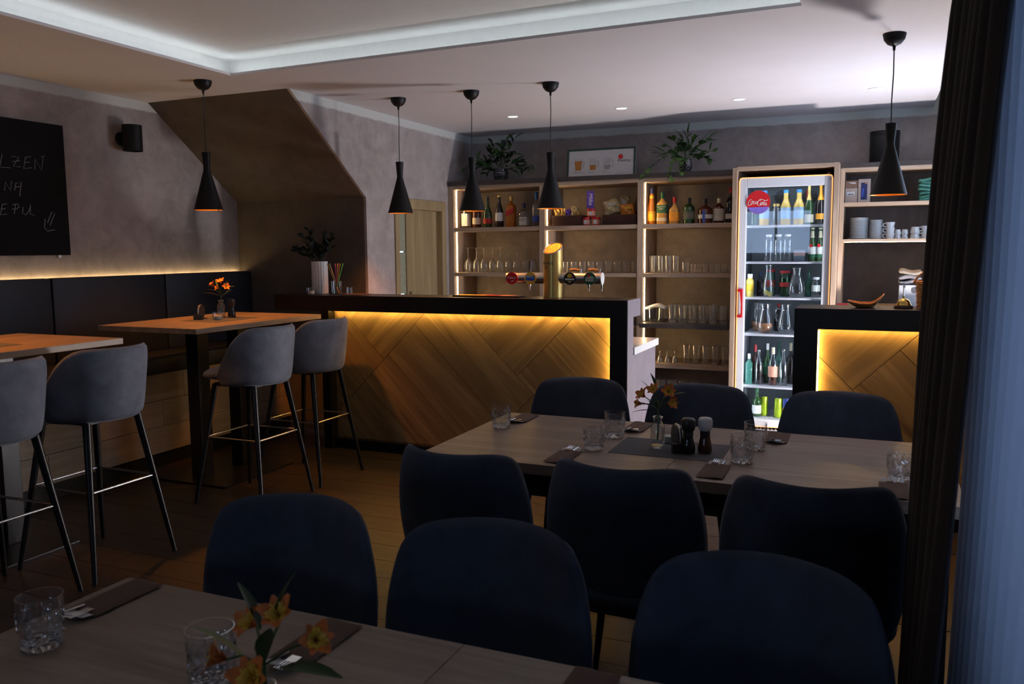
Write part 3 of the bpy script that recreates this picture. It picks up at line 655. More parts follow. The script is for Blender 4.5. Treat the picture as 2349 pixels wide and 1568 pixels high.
COKE = {'C1': [(-0.9418, 1.8848), (-0.9523, 1.8887), (-0.9658, 1.875), (-0.9714, 1.8575), (-0.9697, 1.8451), (-0.9565, 1.8447), (-0.9445, 1.8532)], 'o': [(-0.9381, 1.8759), (-0.9483, 1.8674), (-0.9491, 1.8568), (-0.9411, 1.8549), (-0.9344, 1.8652), (-0.9381, 1.8759), (-0.9277, 1.8739)], 'c': [(-0.9173, 1.8735), (-0.9242, 1.872), (-0.9309, 1.8634), (-0.9297, 1.8545), (-0.9204, 1.856), (-0.9136, 1.8629)], 'a': [(-0.9018, 1.8713), (-0.912, 1.8681), (-0.9153, 1.8576), (-0.9083, 1.855), (-0.901, 1.866), (-0.9001, 1.873), (-0.9021, 1.8555), (-0.8946, 1.8588)], 'C2': [(-0.8677, 1.8861), (-0.8798, 1.8882), (-0.8932, 1.8728), (-0.898, 1.8554), (-0.8942, 1.843), (-0.8804, 1.8426), (-0.867, 1.8562)], 'swash': [(-0.8812, 1.876), (-0.8678, 1.8879), (-0.847, 1.8802), (-0.8332, 1.8763), (-0.8181, 1.8846)], 'o2': [(-0.8655, 1.865), (-0.8757, 1.86), (-0.8771, 1.8478), (-0.8684, 1.844), (-0.8601, 1.8543), (-0.8655, 1.865), (-0.8535, 1.8629)], 'l': [(-0.8453, 1.8784), (-0.8516, 1.8576), (-0.853, 1.8453), (-0.8461, 1.8434)], 'a2': [(-0.8329, 1.8605), (-0.8413, 1.8573), (-0.8455, 1.8469), (-0.8392, 1.8414), (-0.831, 1.8535), (-0.8301, 1.8604), (-0.8324, 1.843), (-0.8222, 1.8444)]}
def smooth_path(P, k=5):
    P = [Vector(p) for p in P]; out = []
    for i in range(len(P)-1):
        p0, p1, p2, p3 = P[max(i-1, 0)], P[i], P[i+1], P[min(i+2, len(P)-1)]
        for j in range(k):
            t = j/k; out.append(0.5*((2*p1)+(p2-p0)*t+(2*p0-5*p1+4*p2-p3)*t*t+(3*p1-p0-3*p2+p3)*t**3))
    return out+[P[-1]]
cm = MB()
for s_ in COKE.values(): cm.tube([(p.x+0.893, -0.0062, p.y-1.866) for p in smooth_path(s_)], 0.0019, 5)
cm.build('script_lettering', 'sign_white', ds)
stk = F(-0.370, -0.350, 7.0335, 7.0345, 2.015, 2.045, 'sticker', 'paper_white', fd); plain('ink_blue', (0.03, 0.06, 0.35), 0.6)
text_mesh('numeral', '0', 0.022, 'ink_blue', fd, (-0.360-go[0], 7.0330-go[1], 2.030))
tag(MB().lathe([(0.0, 0.0), (0.022, 0.0), (0.026, 0.012), (0.018, 0.030), (0.008, 0.040), (0.0, 0.041)], 14).build('bottle_stopper', 'steel', None, 40, (-0.372, 7.10, 2.0505)), 'grey metal stopper lying on top of the fridge', 'stopper')

# ================================================================== bottles, jars, cans
plain('cap_white', (0.75, 0.75, 0.78), 0.4); plain('cap_blue', (0.03, 0.22, 0.62), 0.4); plain('cap_black', (0.015, 0.015, 0.018), 0.35); plain('cap_navy', (0.02, 0.035, 0.16), 0.35)
plain('cap_gold', (0.62, 0.45, 0.15), 0.3, metal=0.6); plain('cap_orange', (0.85, 0.32, 0.02), 0.35, metal=0.3); plain('cap_red', (0.5, 0.02, 0.03), 0.4); plain('cap_cream', (0.72, 0.66, 0.48), 0.5)
plain('lab_cream', (0.62, 0.57, 0.46), 0.7); plain('lab_white', (0.74, 0.74, 0.72), 0.7); plain('lab_red', (0.45, 0.02, 0.02), 0.6); plain('lab_yellow', (0.78, 0.50, 0.03), 0.6); plain('lab_green', (0.015, 0.10, 0.045), 0.6)
plain('lab_blue', (0.05, 0.10, 0.45), 0.6); plain('lab_lightblue', (0.35, 0.55, 0.80), 0.6); plain('lab_pink', (0.75, 0.36, 0.25), 0.6); plain('lab_orange', (0.85, 0.36, 0.03), 0.5); plain('ink_dark', (0.03, 0.03, 0.035), 0.6)
plain('liq_whisky', (0.42, 0.13, 0.012), 0.08, spec=0.6, noisy=0.05); plain('liq_rum', (0.075, 0.018, 0.008), 0.08, spec=0.6); plain('liq_dark', (0.012, 0.008, 0.009), 0.08, spec=0.6); plain('liq_green', (0.020, 0.060, 0.016), 0.08, spec=0.6)
plain('liq_honey', (0.55, 0.30, 0.08), 0.08, spec=0.6); plain('liq_juice', (0.72, 0.50, 0.13), 0.25, noisy=0.05); plain('liq_yellow', (0.80, 0.62, 0.14), 0.3); plain('liq_teal', (0.04, 0.15, 0.12), 0.08, spec=0.6); plain('liq_tea', (0.42, 0.19, 0.09), 0.1)
plain('can_lime', (0.42, 0.62, 0.03), 0.3, metal=0.4); plain('can_blue', (0.05, 0.09, 0.40), 0.3, metal=0.3)
thin_glass('glass_green', (0.42, 0.72, 0.45), 0.9, 0.03, 0.06); thin_glass('glass_bottle', (0.90, 0.94, 0.94), 1.0, 0.08, 0.08, 0.95, 1.4)
def bottle(x, y, z, R, H, mat, label, name='bottle', sh=0.62, nk=0.30, nr=0.32, cap='cap_black', ch=0.12, bands=(), txt=(), square=False, cat='bottle', group=None, taper=1.0, fill=None):
    """R body radius, H height, sh shoulder height share, nk neck radius share, bands (z0,z1,mat) as height shares, txt (string, zshare, size, mat)"""
    t = thing(name, label, cat, (x, y, z), group=group)
    rn = R*nr; zs = H*sh; zn = H*(sh+nk*(1-sh)*1.6); zc = H*(1-ch)
    prof = [(0.0, 0.0), (R*0.92, 0.0), (R, H*0.02), (R*taper, zs)]
    for i in range(1, 7):
        a = i/6; s = a*a*(3-2*a); prof.append((R*taper+(rn-R*taper)*s, zs+(zn-zs)*a))
    prof += [(rn, zc), (rn*0.9, H*0.985), (0.0, H*0.985)]
    def sq(p):
        if not square: return p
        a = math.atan2(p[1], p[0]); k = (abs(math.cos(a))**7+abs(math.sin(a))**7)**(-1/7.0); f = 1+(k-1)*max(0, min(1, (zn-p[2])/(zn-zs+1e-6))); return (p[0]*f*0.92, p[1]*f*0.92, p[2])
    MB().lathe(prof, 28, tf=sq).build('body', mat, t, 40)
    if fill:
        fm, fh = fill; MB().lathe([(0.0, 0.004), (R*0.93, 0.004), (R*0.93, min(zs, H*fh)), (0.0, min(zs, H*fh))], 24).build('drink', fm, t, 40)
    MB().lathe([(rn*1.12, zc), (rn*1.15, H*0.995), (0.0, H)], 18).build('cap', cap, t, 40)
    for z0, z1, bm_ in bands:
        def rad(h):
            for (r0, h0), (r1, h1) in zip(prof[1:], prof[2:]):
                if h0 <= h <= h1: return r0+(r1-r0)*(h-h0)/max(1e-6, h1-h0)
            return R
        ks = [z0+(z1-z0)*i/4 for i in range(5)]
        MB().shell([(rad(H*q)*1.012+0.0004, H*q) for q in ks], 28, tf=sq).build('paper_label', bm_, t, 40)
    for body, zh, size, tm in txt:
        if square: text_mesh('lettering', body, size, tm, t, (0, -R*0.92*1.02-0.001, H*zh))
        else: wrap_text('lettering', body, size, tm, R*1.016, H*zh, t)
    return t
S1 = 1.715
bottle(-3.678, 7.38, S1, 0.040, 0.255, 'glass_bottle', 'clear square bottle with white label, first on the left shelf', square=True, bands=[(0.08, 0.55, 'lab_white')], cap='cap_gold')
bottle(-3.563, 7.38, S1, 0.041, 0.29, 'liq_rum', 'dark rum bottle with a cream label strip under the lamp', bands=[(0.12, 0.33, 'lab_cream')], cap='cap_black')
bottle(-3.447, 7.38, S1, 0.042, 0.295, 'liq_green', 'dark green sloping bottle with red label band', sh=0.40, nk=0.42, bands=[(0.13, 0.30, 'lab_red')], cap='cap_black', ch=0.2)
bottle(-3.323, 7.38, S1, 0.040, 0.305, 'liq_dark', 'black bottle with white oval label and red seal', sh=0.42, nk=0.45, bands=[(0.20, 0.46, 'lab_white')], cap='cap_gold', ch=0.06)
rl = bottle(-3.199, 7.38, S1, 0.043, 0.290, 'liq_whisky', 'square whisky bottle with slanted red label', square=True, sh=0.66, cap='cap_gold', ch=0.13)
MB().prism([(-0.040, 0.100), (0.040, 0.135), (0.040, 0.185), (-0.040, 0.150)], 'y', -0.0415, -0.0405).build('slanted_label', 'lab_red', rl)
bottle(-3.069, 7.38, S1, 0.042, 0.222, 'glass_bottle', 'short clear bottle with white label and blue cap', square=True, bands=[(0.08, 0.42, 'lab_white')], cap='cap_navy', ch=0.2, txt=[('CITY', 0.30, 0.030, 'ink_dark')])
bottle(-2.945, 7.38, S1, 0.038, 0.322, 'glass_bottle', 'tall clear vodka bottle with blue cap and blue label', sh=0.58, bands=[(0.13, 0.32, 'lab_blue')], cap='cap_blue', ch=0.2)
bottle(-1.848, 7.38, S1, 0.036, 0.316, 'liq_whisky', 'slim brandy bottle with yellow label beside the lit strip', sh=0.28, nk=0.60, nr=0.40, bands=[(0.10, 0.36, 'lab_yellow'), (0.72, 0.80, 'lab_yellow')], cap='cap_navy', ch=0.16, txt=[('METAXA', 0.315, 0.019, 'lab_red')])
bottle(-1.752, 7.38, S1, 0.047, 0.280, 'liq_honey', 'wide whiskey bottle with dark green label', sh=0.62, square=True, bands=[(0.35, 0.60, 'lab_green'), (0.10, 0.20, 'lab_cream')], cap='lab_green', ch=0.20, txt=[('TULLAMORE', 0.54, 0.0155, 'lab_cream'), ('DEW', 0.475, 0.018, 'lab_cream')])
bottle(-1.644, 7.38, S1, 0.043, 0.235, 'liq_honey', 'squat pale gold bottle with dark red cap', sh=0.52, square=True, bands=[(0.12, 0.45, 'lab_orange')], cap='lab_red', ch=0.22)
bottle(-1.518, 7.38, S1, 0.049, 0.225, 'liq_green', 'squat olive green bottle with framed portrait label', sh=0.62, bands=[(0.14, 0.52, 'lab_green'), (0.18, 0.46, 'lab_cream')], cap='cap_black', ch=0.24)
rd = bottle(-1.378, 7.38, S1, 0.062, 0.212, 'liq_rum', 'round bellied rum bottle with blue ribbon and white tag', sh=0.55, nk=0.30, nr=0.26, bands=[(0.20, 0.36, 'lab_white')], cap='cap_black', ch=0.26)
MB().prism([(-0.010, 0.01), (0.010, 0.01), (0.010, 0.115), (-0.010, 0.115)], 'y', -0.0645, -0.0635).build('ribbon', 'lab_blue', rd)
bottle(-1.262, 7.38, S1, 0.043, 0.212, 'liq_rum', 'short wide bottle with aged cream label and cork', sh=0.62, bands=[(0.10, 0.58, 'lab_cream')], cap='cap_cream', ch=0.18)
bottle(-1.168, 7.38, S1, 0.038, 0.302, 'liq_dark', 'tall black bottle with low cream label by the fridge', sh=0.55, bands=[(0.12, 0.26, 'lab_cream')], cap='lab_red', ch=0.16)
# fridge bottles
Y1 = 7.24
bottle(-0.870, Y1, 1.685, 0.040, 0.285, 'liq_juice', 'juice bottle behind the red round sign', 'juice_bottle', sh=0.50, nk=0.35, nr=0.45, bands=[(0.20, 0.50, 'lab_lightblue')], cap='cap_blue', ch=0.09, group='juice bottles on the top fridge shelf')
bottle(-0.702, Y1, 1.685, 0.040, 0.285, 'liq_juice', 'middle juice bottle with blue cap beside the black vent', 'juice_bottle', sh=0.50, nk=0.35, nr=0.45, bands=[(0.18, 0.50, 'lab_lightblue')], cap='cap_blue', ch=0.09, txt=[('Relax', 0.42, 0.030, 'lab_white')], group='juice bottles on the top fridge shelf')
bottle(-0.600, Y1, 1.685, 0.042, 0.285, 'liq_juice', 'right juice bottle with blue cap next to the sparkling wine', 'juice_bottle', sh=0.50, nk=0.35, nr=0.45, bands=[(0.18, 0.50, 'lab_lightblue')], cap='cap_blue', ch=0.09, txt=[('Relax', 0.42, 0.030, 'lab_white')], group='juice bottles on the top fridge shelf')
bottle(-0.776, Y1, 1.685, 0.030, 0.175, 'glass_bottle', 'small clear water bottle with gold cap in the top of the fridge', sh=0.7, nr=0.8, cap='cap_gold', ch=0.12)
bottle(-0.955, Y1, 1.685, 0.034, 0.15, 'glass_green', 'pale green glass jar under the red round sign', 'glass_jar', sh=0.75, nr=0.8, cap='cap_white', ch=0.1, cat='jar')
bottle(-0.523, Y1, 1.685, 0.036, 0.318, 'liq_green', 'sparkling wine bottle with gold foil neck', sh=0.42, nk=0.40, bands=[(0.06, 0.26, 'lab_cream'), (0.62, 0.86, 'cap_gold')], cap='cap_gold', ch=0.14)
bottle(-0.434, Y1, 1.685, 0.037, 0.325, 'liq_dark', 'black sparkling wine bottle with orange foil neck', sh=0.45, nk=0.40, bands=[(0.13, 0.27, 'lab_orange'), (0.60, 0.90, 'cap_orange')], cap='cap_orange', ch=0.14)
bottle(-0.544, Y1+0.10, 1.685, 0.030, 0.285, 'lab_red', 'dark pink bottle behind the sparkling wine', sh=0.5, cap='lab_red')
for i, x in enumerate((-0.828, -0.752, -0.680)):
    bottle(x, Y1, 1.390, 0.036, 0.222, 'glass_bottle', 'clear ribbed plastic bottle with white cap, %s of three in the fridge' % ('left', 'middle', 'right')[i], 'plastic_bottle', sh=0.80, nk=0.2, nr=0.62, bands=[(0.40, 0.52, 'glass_thin')], cap='cap_white', ch=0.08, group='clear plastic bottles in the fridge')
    b_ = bpy.data.objects['plastic_bottle' if i == 0 else 'plastic_bottle.%03d' % i]
    MB().lathe([(0.037, 0.125), (0.031, 0.135), (0.037, 0.146), (0.037, 0.16), (0.033, 0.168)], 28).build('waist', 'glass_bottle', b_, 60)
fb = thing('food_tub', 'clear lidded tub with pink food on the second fridge shelf', 'tub', (-0.583, Y1, 1.390)); MB().box(-0.045, 0.045, -0.05, 0.05, 0.0, 0.085, 0.004).build('tub', 'glass_bottle', fb); MB().box(-0.042, 0.042, -0.047, 0.047, 0.045, 0.084).build('food', 'lab_pink', fb); MB().box(-0.048, 0.048, -0.053, 0.053, 0.085, 0.094, 0.002).build('lid', 'glass_bottle', fb)
for i, x in enumerate((-0.490, -0.428)):
    bottle(x, Y1, 1.390, 0.030, 0.272, 'liq_green', 'green beer bottle with white label and red seal, %s of two' % ('left', 'right')[i], 'beer_bottle', sh=0.50, nk=0.35, nr=0.45, bands=[(0.22, 0.44, 'lab_white'), (0.12, 0.22, 'lab_green'), (0.70, 0.90, 'cap_cream')], cap='cap_cream', ch=0.05, group='green beer bottles in the fridge')
    b_ = bpy.data.objects['beer_bottle' if i == 0 else 'beer_bottle.%03d' % i]
    MB().lathe([(0.0, 0.0), (0.013, 0.0), (0.013, 0.001), (0.0, 0.001)], 18, tf=lambda p: (p[0]-0.008, -0.0312-p[2], p[1]+0.128)).build('red_seal', 'red_gloss', b_)
bottle(-0.968, Y1-0.03, 1.100, 0.031, 0.190, 'liq_yellow', 'small yellow juice bottle at the left of the fridge', 'juice_bottle', sh=0.68, nr=0.6, cap='cap_white', ch=0.18, bands=[(0.25, 0.55, 'lab_yellow')])
bottle(-0.900, Y1+0.10, 1.100, 0.030, 0.195, 'liq_dark', 'dark bottle behind the small yellow juice', sh=0.6, cap='cap_navy')
bottle(-0.822, Y1+0.14, 1.100, 0.038, 0.225, 'liq_teal', 'pickle jar with red lid at the back of the fridge', 'food_jar', sh=0.8, nr=0.85, bands=[(0.35, 0.6, 'lab_red')], cap='cap_red', ch=0.1, cat='jar')
bottle(-0.700, Y1+0.08, 1.100, 0.043, 0.215, 'glass_green', 'green pickle jar with red lid and red label', 'food_jar', sh=0.8, nr=0.85, bands=[(0.38, 0.55, 'lab_red')], cap='cap_red', ch=0.1, cat='jar', fill=('liq_green', 0.7))
def pitcher(x, y, z, R, H, label, drink=None, fh=0.35, handle=None, name='glass_jug', neck=0.55):
    t = thing(name, label, 'jug', (x, y, z))
    pr = [(0.0, 0.0), (R*0.62, 0.0), (R*0.90, H*0.12), (R, H*0.27), (R*0.92, H*0.45), (R*(neck+0.14), H*0.68), (R*neck, H*0.84), (R*(neck+0.08), H)]
    sp = smooth_path([(a, b, 0) for a, b in pr[1:]], 4); MB().shell([(0.0, 0.001)]+[(p.x, p.y) for p in sp], 28).build('body', 'glass_bottle', t, 180)
    MB().tube([(p[0], p[1], H) for p in [(R*(neck+0.08)*math.cos(a), R*(neck+0.08)*math.sin(a)) for a in [2*PI*i/24 for i in range(25)]]], 0.002, 5, False).build('rim', 'glass_bottle', t, 60)
    if drink:
        ip = [(max(0.0, p.x*0.95-0.001), p.y) for p in sp if p.y <= H*fh]; MB().lathe([(0.0, 0.003)]+ip+[(0.0, ip[-1][1])], 24).build('drink', drink, t, 40)
    if handle is not None:
        hx = math.cos(handle); hy = math.sin(handle); P = smooth_path([(R*0.62, H*0.83, 0), (R*1.15, H*0.84, 0), (R*1.30, H*0.62, 0), (R*1.02, H*0.42, 0)], 5)
        MB().tube([(p.x*hx, p.x*hy, p.y) for p in P], 0.006, 8).build('handle', 'glass_bottle', t, 60)
    return t
pitcher(-0.820, Y1-0.03, 1.100, 0.046, 0.260, 'tall glass carafe with lemon slices in water', 'liq_teal', 0.0, None, 'glass_carafe', 0.52)
for k, (dx, dz) in enumerate(((-0.014, 0.035), (0.016, 0.022))):
    tag(MB().lathe([(0.0, -0.004), (0.020, -0.004), (0.020, 0.004), (0.0, 0.004)], 18, tf=lambda p: (p[0], p[2], p[1])).build('lemon_slice', 'liq_yellow', None, 40, (-0.820+dx, Y1-0.03, 1.100+dz)), ('upper' if k == 0 else 'lower')+' lemon slice inside the tall glass carafe', 'lemon slice')
pitcher(-0.597, Y1-0.03, 1.100, 0.070, 0.238, 'bulbous clear glass carafe on the middle fridge shelf', None, 0.3, None, 'glass_carafe', 0.50)
bottle(-0.512, Y1+0.10, 1.100, 0.028, 0.225, 'liq_teal', 'teal bottle behind the bulbous carafe', sh=0.5, bands=[(0.25, 0.5, 'lab_green')], cap='lab_green')
bottle(-0.452, Y1, 1.100, 0.034, 0.165, 'glass_bottle', 'clear bottle at the right end of the middle fridge shelf', sh=0.7, nr=0.7, bands=[(0.3, 0.6, 'lab_white')], cap='cap_white')
pitcher(-0.915, Y1+0.14, 0.800, 0.062, 0.235, 'glass jug of orange tea at the back left of the fridge', 'liq_tea', 0.40, None)
pitcher(-0.840, Y1-0.02, 0.800, 0.066, 0.238, 'glass jug a third full of brown tea in the fridge', 'liq_tea', 0.36, PI, neck=0.6)
pitcher(-0.680, Y1-0.02, 0.800, 0.062, 0.238, 'glass jug of clear water in the fridge', None, 0.5, PI, neck=0.6)
bottle(-0.755, Y1+0.2, 0.800, 0.036, 0.235, 'liq_dark', 'dark bottle behind the jugs in the fridge', sh=0.6, cap='cap_red')
bottle(-0.962, Y1-0.02, 0.368, 0.033, 0.255, 'liq_teal', 'dark green square liqueur bottle with white cap', square=True, sh=0.68, cap='cap_white', ch=0.17)
bottle(-0.882, Y1-0.02, 0.368, 0.035, 0.290, 'glass_bottle', 'clear bottle a third full of dark drink in the fridge', sh=0.55, nk=0.40, cap='glass_bottle', ch=0.05, fill=('liq_dark', 0.35))
bottle(-0.824, Y1+0.08, 0.368, 0.032, 0.335, 'liq_green', 'green label bottle with white capsule in the fridge', sh=0.52, bands=[(0.22, 0.5, 'lab_green')], cap='cap_white', ch=0.16)
bottle(-0.768, Y1-0.02, 0.368, 0.038, 0.315, 'glass_bottle', 'clear liqueur bottle with pink label and cream capsule', sh=0.55, nk=0.40, bands=[(0.22, 0.5, 'lab_pink')], cap='cap_cream', ch=0.18, fill=('liq_rum', 0.22))
bottle(-0.685, Y1-0.02, 0.368, 0.036, 0.300, 'glass_bottle', 'clear empty swing-neck bottle near the counter', sh=0.58, nk=0.30, cap='glass_bottle', ch=0.05)
bottle(-0.640, Y1+0.10, 0.368, 0.034, 0.345, 'liq_dark', 'dark wine bottle with cream capsule by the counter', sh=0.55, cap='cap_cream', ch=0.2)
bottle(-0.735, Y1+0.12, 0.368, 0.034, 0.345, 'liq_teal', 'teal bottle with dark capsule behind the pink label', sh=0.55, cap='lab_green', ch=0.2)
bottle(-0.930, Y1+0.14, 0.368, 0.033, 0.315, 'liq_rum', 'brown bottle with red capsule at the back of the fridge', sh=0.55, cap='cap_red', ch=0.2)
bottle(-0.893, Y1, 0.093, 0.036, 0.238, 'liq_green', 'green bottle with tilted white label on the fridge floor', sh=0.52, nr=0.4, bands=[(0.10, 0.40, 'lab_white')], cap='lab_green', ch=0.14)
def can(x, y, z, mat, mat2, label):
    t = thing('drink_can', label, 'can', (x, y, z), group='drink cans on the fridge floor')
    MB().lathe([(0.0, 0.0), (0.024, 0.0), (0.031, 0.012), (0.031, 0.152), (0.026, 0.163), (0.0, 0.163)], 24).build('body', mat, t, 40)
    MB().shell([(0.0314, 0.02), (0.0314, 0.085)], 24).build('lower_print', mat2, t, 40); MB().lathe([(0.026, 0.163), (0.027, 0.166), (0.0, 0.164)], 20).build('lid', 'chrome', t, 40)
can(-0.838, Y1+0.05, 0.093, 'can_lime', 'can_lime', 'lime green can behind the green bottle'); can(-0.720, Y1, 0.093, 'can_lime', 'can_lime', 'lime green can beside the blue and yellow can'); can(-0.656, Y1, 0.093, 'can_blue', 'lab_yellow', 'blue and yellow can on the fridge floor')
for x in (-0.772, -0.545):
    d_ = MB().lathe([(0.0, 0.0), (0.06, 0.0), (0.06, 0.01), (0.0, 0.01)], 28, tf=lambda p: (p[0], -p[2], p[1])).build('fan_grille', 'bar_black', fr, 40, (x-go[0], 7.618-go[1], 1.93))

# ================================================================== glasses on the shelves
ORD = ('first', 'second', 'third', 'fourth', 'fifth', 'sixth', 'seventh', 'eighth', 'ninth', 'tenth', 'eleventh')
def glass_kind(name, prof, mat='glass_shelf', n=20, handle=None, group=None, cat='glass'):
    t = thing(name, 'x', cat, (0, 0, 0), group=group)
    MB().shell(prof, n).build('bowl', mat, t, 60)
    r, h = prof[-1]
    MB().tube([(r*math.cos(2*PI*i/n), r*math.sin(2*PI*i/n), h) for i in range(n+1)], 0.0014, 4, False).build('rim', mat, t, 60)
    if handle: MB().tube([(p.x, 0, p.y) for p in smooth_path(handle, 4)], 0.005, 6).build('handle', mat, t, 60)
    return t
def place(proto, pts, group, label):
    for i, (x, y, z) in enumerate(pts):
        o = proto if i == 0 else clone(proto, (x, y, z)); o.location = (x, y, z); o['label'] = label % ORD[i] if '%s' in label else label; o['group'] = group; o.rotation_euler = (0, 0, random.uniform(0, 6))
# wine glasses stored upside down: rim below, foot on top
wineg = glass_kind('wine_glass', [(0.034, 0.236), (0.034, 0.234), (0.010, 0.228), (0.0045, 0.215), (0.0045, 0.135), (0.018, 0.122), (0.036, 0.095), (0.040, 0.06), (0.037, 0.03), (0.032, 0.0)])
place(wineg, [(-3.672+0.0865*i, 7.40+0.01*(i % 2), 1.2905) for i in range(10)], 'wine glasses upside down on the left shelf', 'upside-down wine glass, %s from the left in the row above the bar mat')
tumb = glass_kind('water_glass', [(0.0, 0.004), (0.030, 0.0), (0.032, 0.004), (0.036, 0.098)])
place(tumb, [(-2.745+0.083*i, 7.40, 1.2905) for i in range(10)], 'tumblers on the middle shelf', 'plain tumbler, %s from the left in the row behind the beer tower')
beerg = glass_kind('tall_beer_glass', [(0.0, 0.006), (0.028, 0.0), (0.029, 0.01), (0.034, 0.150)])
place(beerg, [(-1.835+0.068*i, 7.40, 1.2905) for i in range(4)], 'tall glasses on the right shelf', 'tall glass, %s from the lit strip in the right bay')
mugg = glass_kind('glass_mug', [(0.0, 0.005), (0.032, 0.0), (0.033, 0.008), (0.033, 0.092)], handle=[(0.032, 0.075, 0), (0.055, 0.07, 0), (0.055, 0.03, 0), (0.032, 0.02, 0)])
place(mugg, [(-1.545, 7.40, 1.2905)], 'glass mugs', 'single glass mug between tall glasses and shot glasses')
shotg = glass_kind('shot_glass', [(0.0, 0.01), (0.018, 0.0), (0.019, 0.012), (0.024, 0.072)])
place(shotg, [(-1.477+0.053*i, 7.39+0.02*(i % 2), 1.2905) for i in range(7)], 'shot glasses on the right shelf', 'shot glass, %s from the left in the row ending at the fridge')
jugg = glass_kind('beer_mug', [(0.0, 0.01), (0.034, 0.0), (0.036, 0.012), (0.031, 0.05), (0.036, 0.10), (0.038, 0.150)], handle=[(0.035, 0.125, 0), (0.066, 0.115, 0), (0.062, 0.04, 0), (0.034, 0.03, 0)])
place(jugg, [(-1.640+0.088*i, 7.33, 0.8625) for i in range(6)], 'beer mugs on the dark shelf', 'glass beer mug, %s from the left in the front row on the dark shelf')
place(clone(jugg, (0, 0, 0)), [(-1.640+0.088*i, 7.50, 0.8625) for i in range(5)], 'beer mugs on the dark shelf', 'glass beer mug, %s from the left in the back row on the dark shelf')
basketg = thing('glass_basket', 'clear ribbed glass dish with a folded white cloth on the dark shelf', 'dish', (-1.80, 7.36, 0.862))
MB().shell([(0.0, 0.004), (0.085, 0.0), (0.092, 0.01), (0.095, 0.115)], 40, tf=lambda p: (p[0]*(1+0.02*math.sin(20*math.atan2(p[1], p[0]))), p[1]*(0.7+0.014*math.sin(20*math.atan2(p[1], p[0]))), p[2])).build('bowl', 'glass_bottle', basketg, 60)
def cloth(u, v): return (u*0.10, v*0.08, 0.128+0.014*math.sin(3*u+1)+0.006*math.sin(7*v)), (0, 0, 1)
MB().pillow(cloth, 10, 10, 0.024, 4).build('cloth', 'paper_white', basketg, 180)
stemg = glass_kind('stem_glass', [(0.028, 0.105), (0.006, 0.100), (0.004, 0.06), (0.022, 0.045), (0.027, 0.0)])
place(stemg, [(-1.755+0.068*i, 7.36, 0.4995) for i in range(3)], 'small stem glasses', 'small upside-down stem glass, %s from the left on the low shelf')
tallg = glass_kind('long_drink_glass', [(0.0, 0.008), (0.030, 0.0), (0.031, 0.012), (0.028, 0.06), (0.036, 0.158)])
place(tallg, [(-1.520+0.0835*i, 7.38, 0.4995) for i in range(5)], 'long drink glasses on the low shelf', 'long drink glass, %s from the left on the low shelf')
bowlg = glass_kind('dessert_glass', [(0.0, 0.02), (0.02, 0.0), (0.022, 0.012), (0.010, 0.05), (0.040, 0.13), (0.048, 0.25)])
place(bowlg, [(-1.74+0.10*i, 7.36, 0.0905) for i in range(4)], 'dessert glasses on the bottom shelf', 'dessert glass on the bottom shelf, %s from the left')

# ================================================================== snacks on the middle shelf
def wicker_box(x, y, z, hx, hy, h, label):
    t = thing('wicker_basket', label, 'basket', (x, y, z), group='dark wicker baskets on the shelf')
    m = MB()
    for sgn in (-1, 1): m.box(-hx, hx, sgn*hy-0.004, sgn*hy+0.004, 0.0, h); m.box(sgn*hx-0.004, sgn*hx+0.004, -hy, hy, 0.0, h)
    m.box(-hx, hx, -hy, hy, 0.0, 0.006).build('wall', 'wicker_dark', t)
    nb = 8
    for k in range(nb):
        zz = h*(k+0.6)/nb; P = [(-hx-0.003, -hy-0.003), (hx+0.003, -hy-0.003), (hx+0.003, hy+0.003), (-hx-0.003, hy+0.003), (-hx-0.003, -hy-0.003)]
        MB().tube([(a, b, zz) for a, b in P], 0.0048, 5).build('strand', 'wicker_dark', t)
    return t
wicker_box(-2.610, 7.38, 1.715, 0.135, 0.10, 0.095, 'dark wicker basket of wrapped sweets left of the tins')
wicker_box(-2.115, 7.38, 1.715, 0.150, 0.10, 0.090, 'dark wicker basket of snack bags right of the tins')
plain('foil_gold', (0.50, 0.33, 0.10), 0.35, metal=0.4, noisy=0.5, nscale=60); plain('foil_cream', (0.56, 0.46, 0.24), 0.45, noisy=0.5, nscale=45); plain('foil_orange', (0.70, 0.24, 0.03), 0.4, noisy=0.5, nscale=50); plain('foil_purple', (0.14, 0.05, 0.38), 0.4, noisy=0.4, nscale=50); plain('foil_brown', (0.16, 0.09, 0.05), 0.5, noisy=0.4)
plain('milk_purple', (0.10, 0.055, 0.36), 0.45)
def bag(x, y, z, w, h, mat, label, tilt=0.0, rz=0.0, band=None, txt=None):
    t = thing('snack_bag', label, 'snack', (x, y, z), rz, group='snack packets in the baskets')
    def fn(u, v):
        a, b = u*w/2*(1-0.08*v*v), (v+1)/2*h; c, s = math.cos(tilt), math.sin(tilt)
        return (a*c-b*s, 0.012*math.sin(5*u+3*v), a*s+b*c+abs(w*math.sin(tilt))/2), (0, 1, 0)
    MB().pillow(fn, 8, 8, 0.035, 3).build('packet', mat, t, 180)
    if band: 
        c, s = math.cos(tilt), math.sin(tilt); P = [(-w*0.30, h*0.55), (w*0.30, h*0.55), (w*0.30, h*0.78), (-w*0.30, h*0.78)]
        MB().prism([(a*c-b*s, a*s+b*c+abs(w*math.sin(tilt))/2) for a, b in P], 'y', -0.020, -0.0185).build('printed_patch', band, t)
    return t
bag(-2.190, 7.36, 1.795, 0.155, 0.135, 'foil_cream', 'large pale snack bag at the left of the right basket', 0.25, band='lab_cream')
bag(-2.150, 7.42, 1.80, 0.10, 0.175, 'foil_cream', 'pale snack bag with white tag leaning behind the right basket', -0.30, band='lab_white')
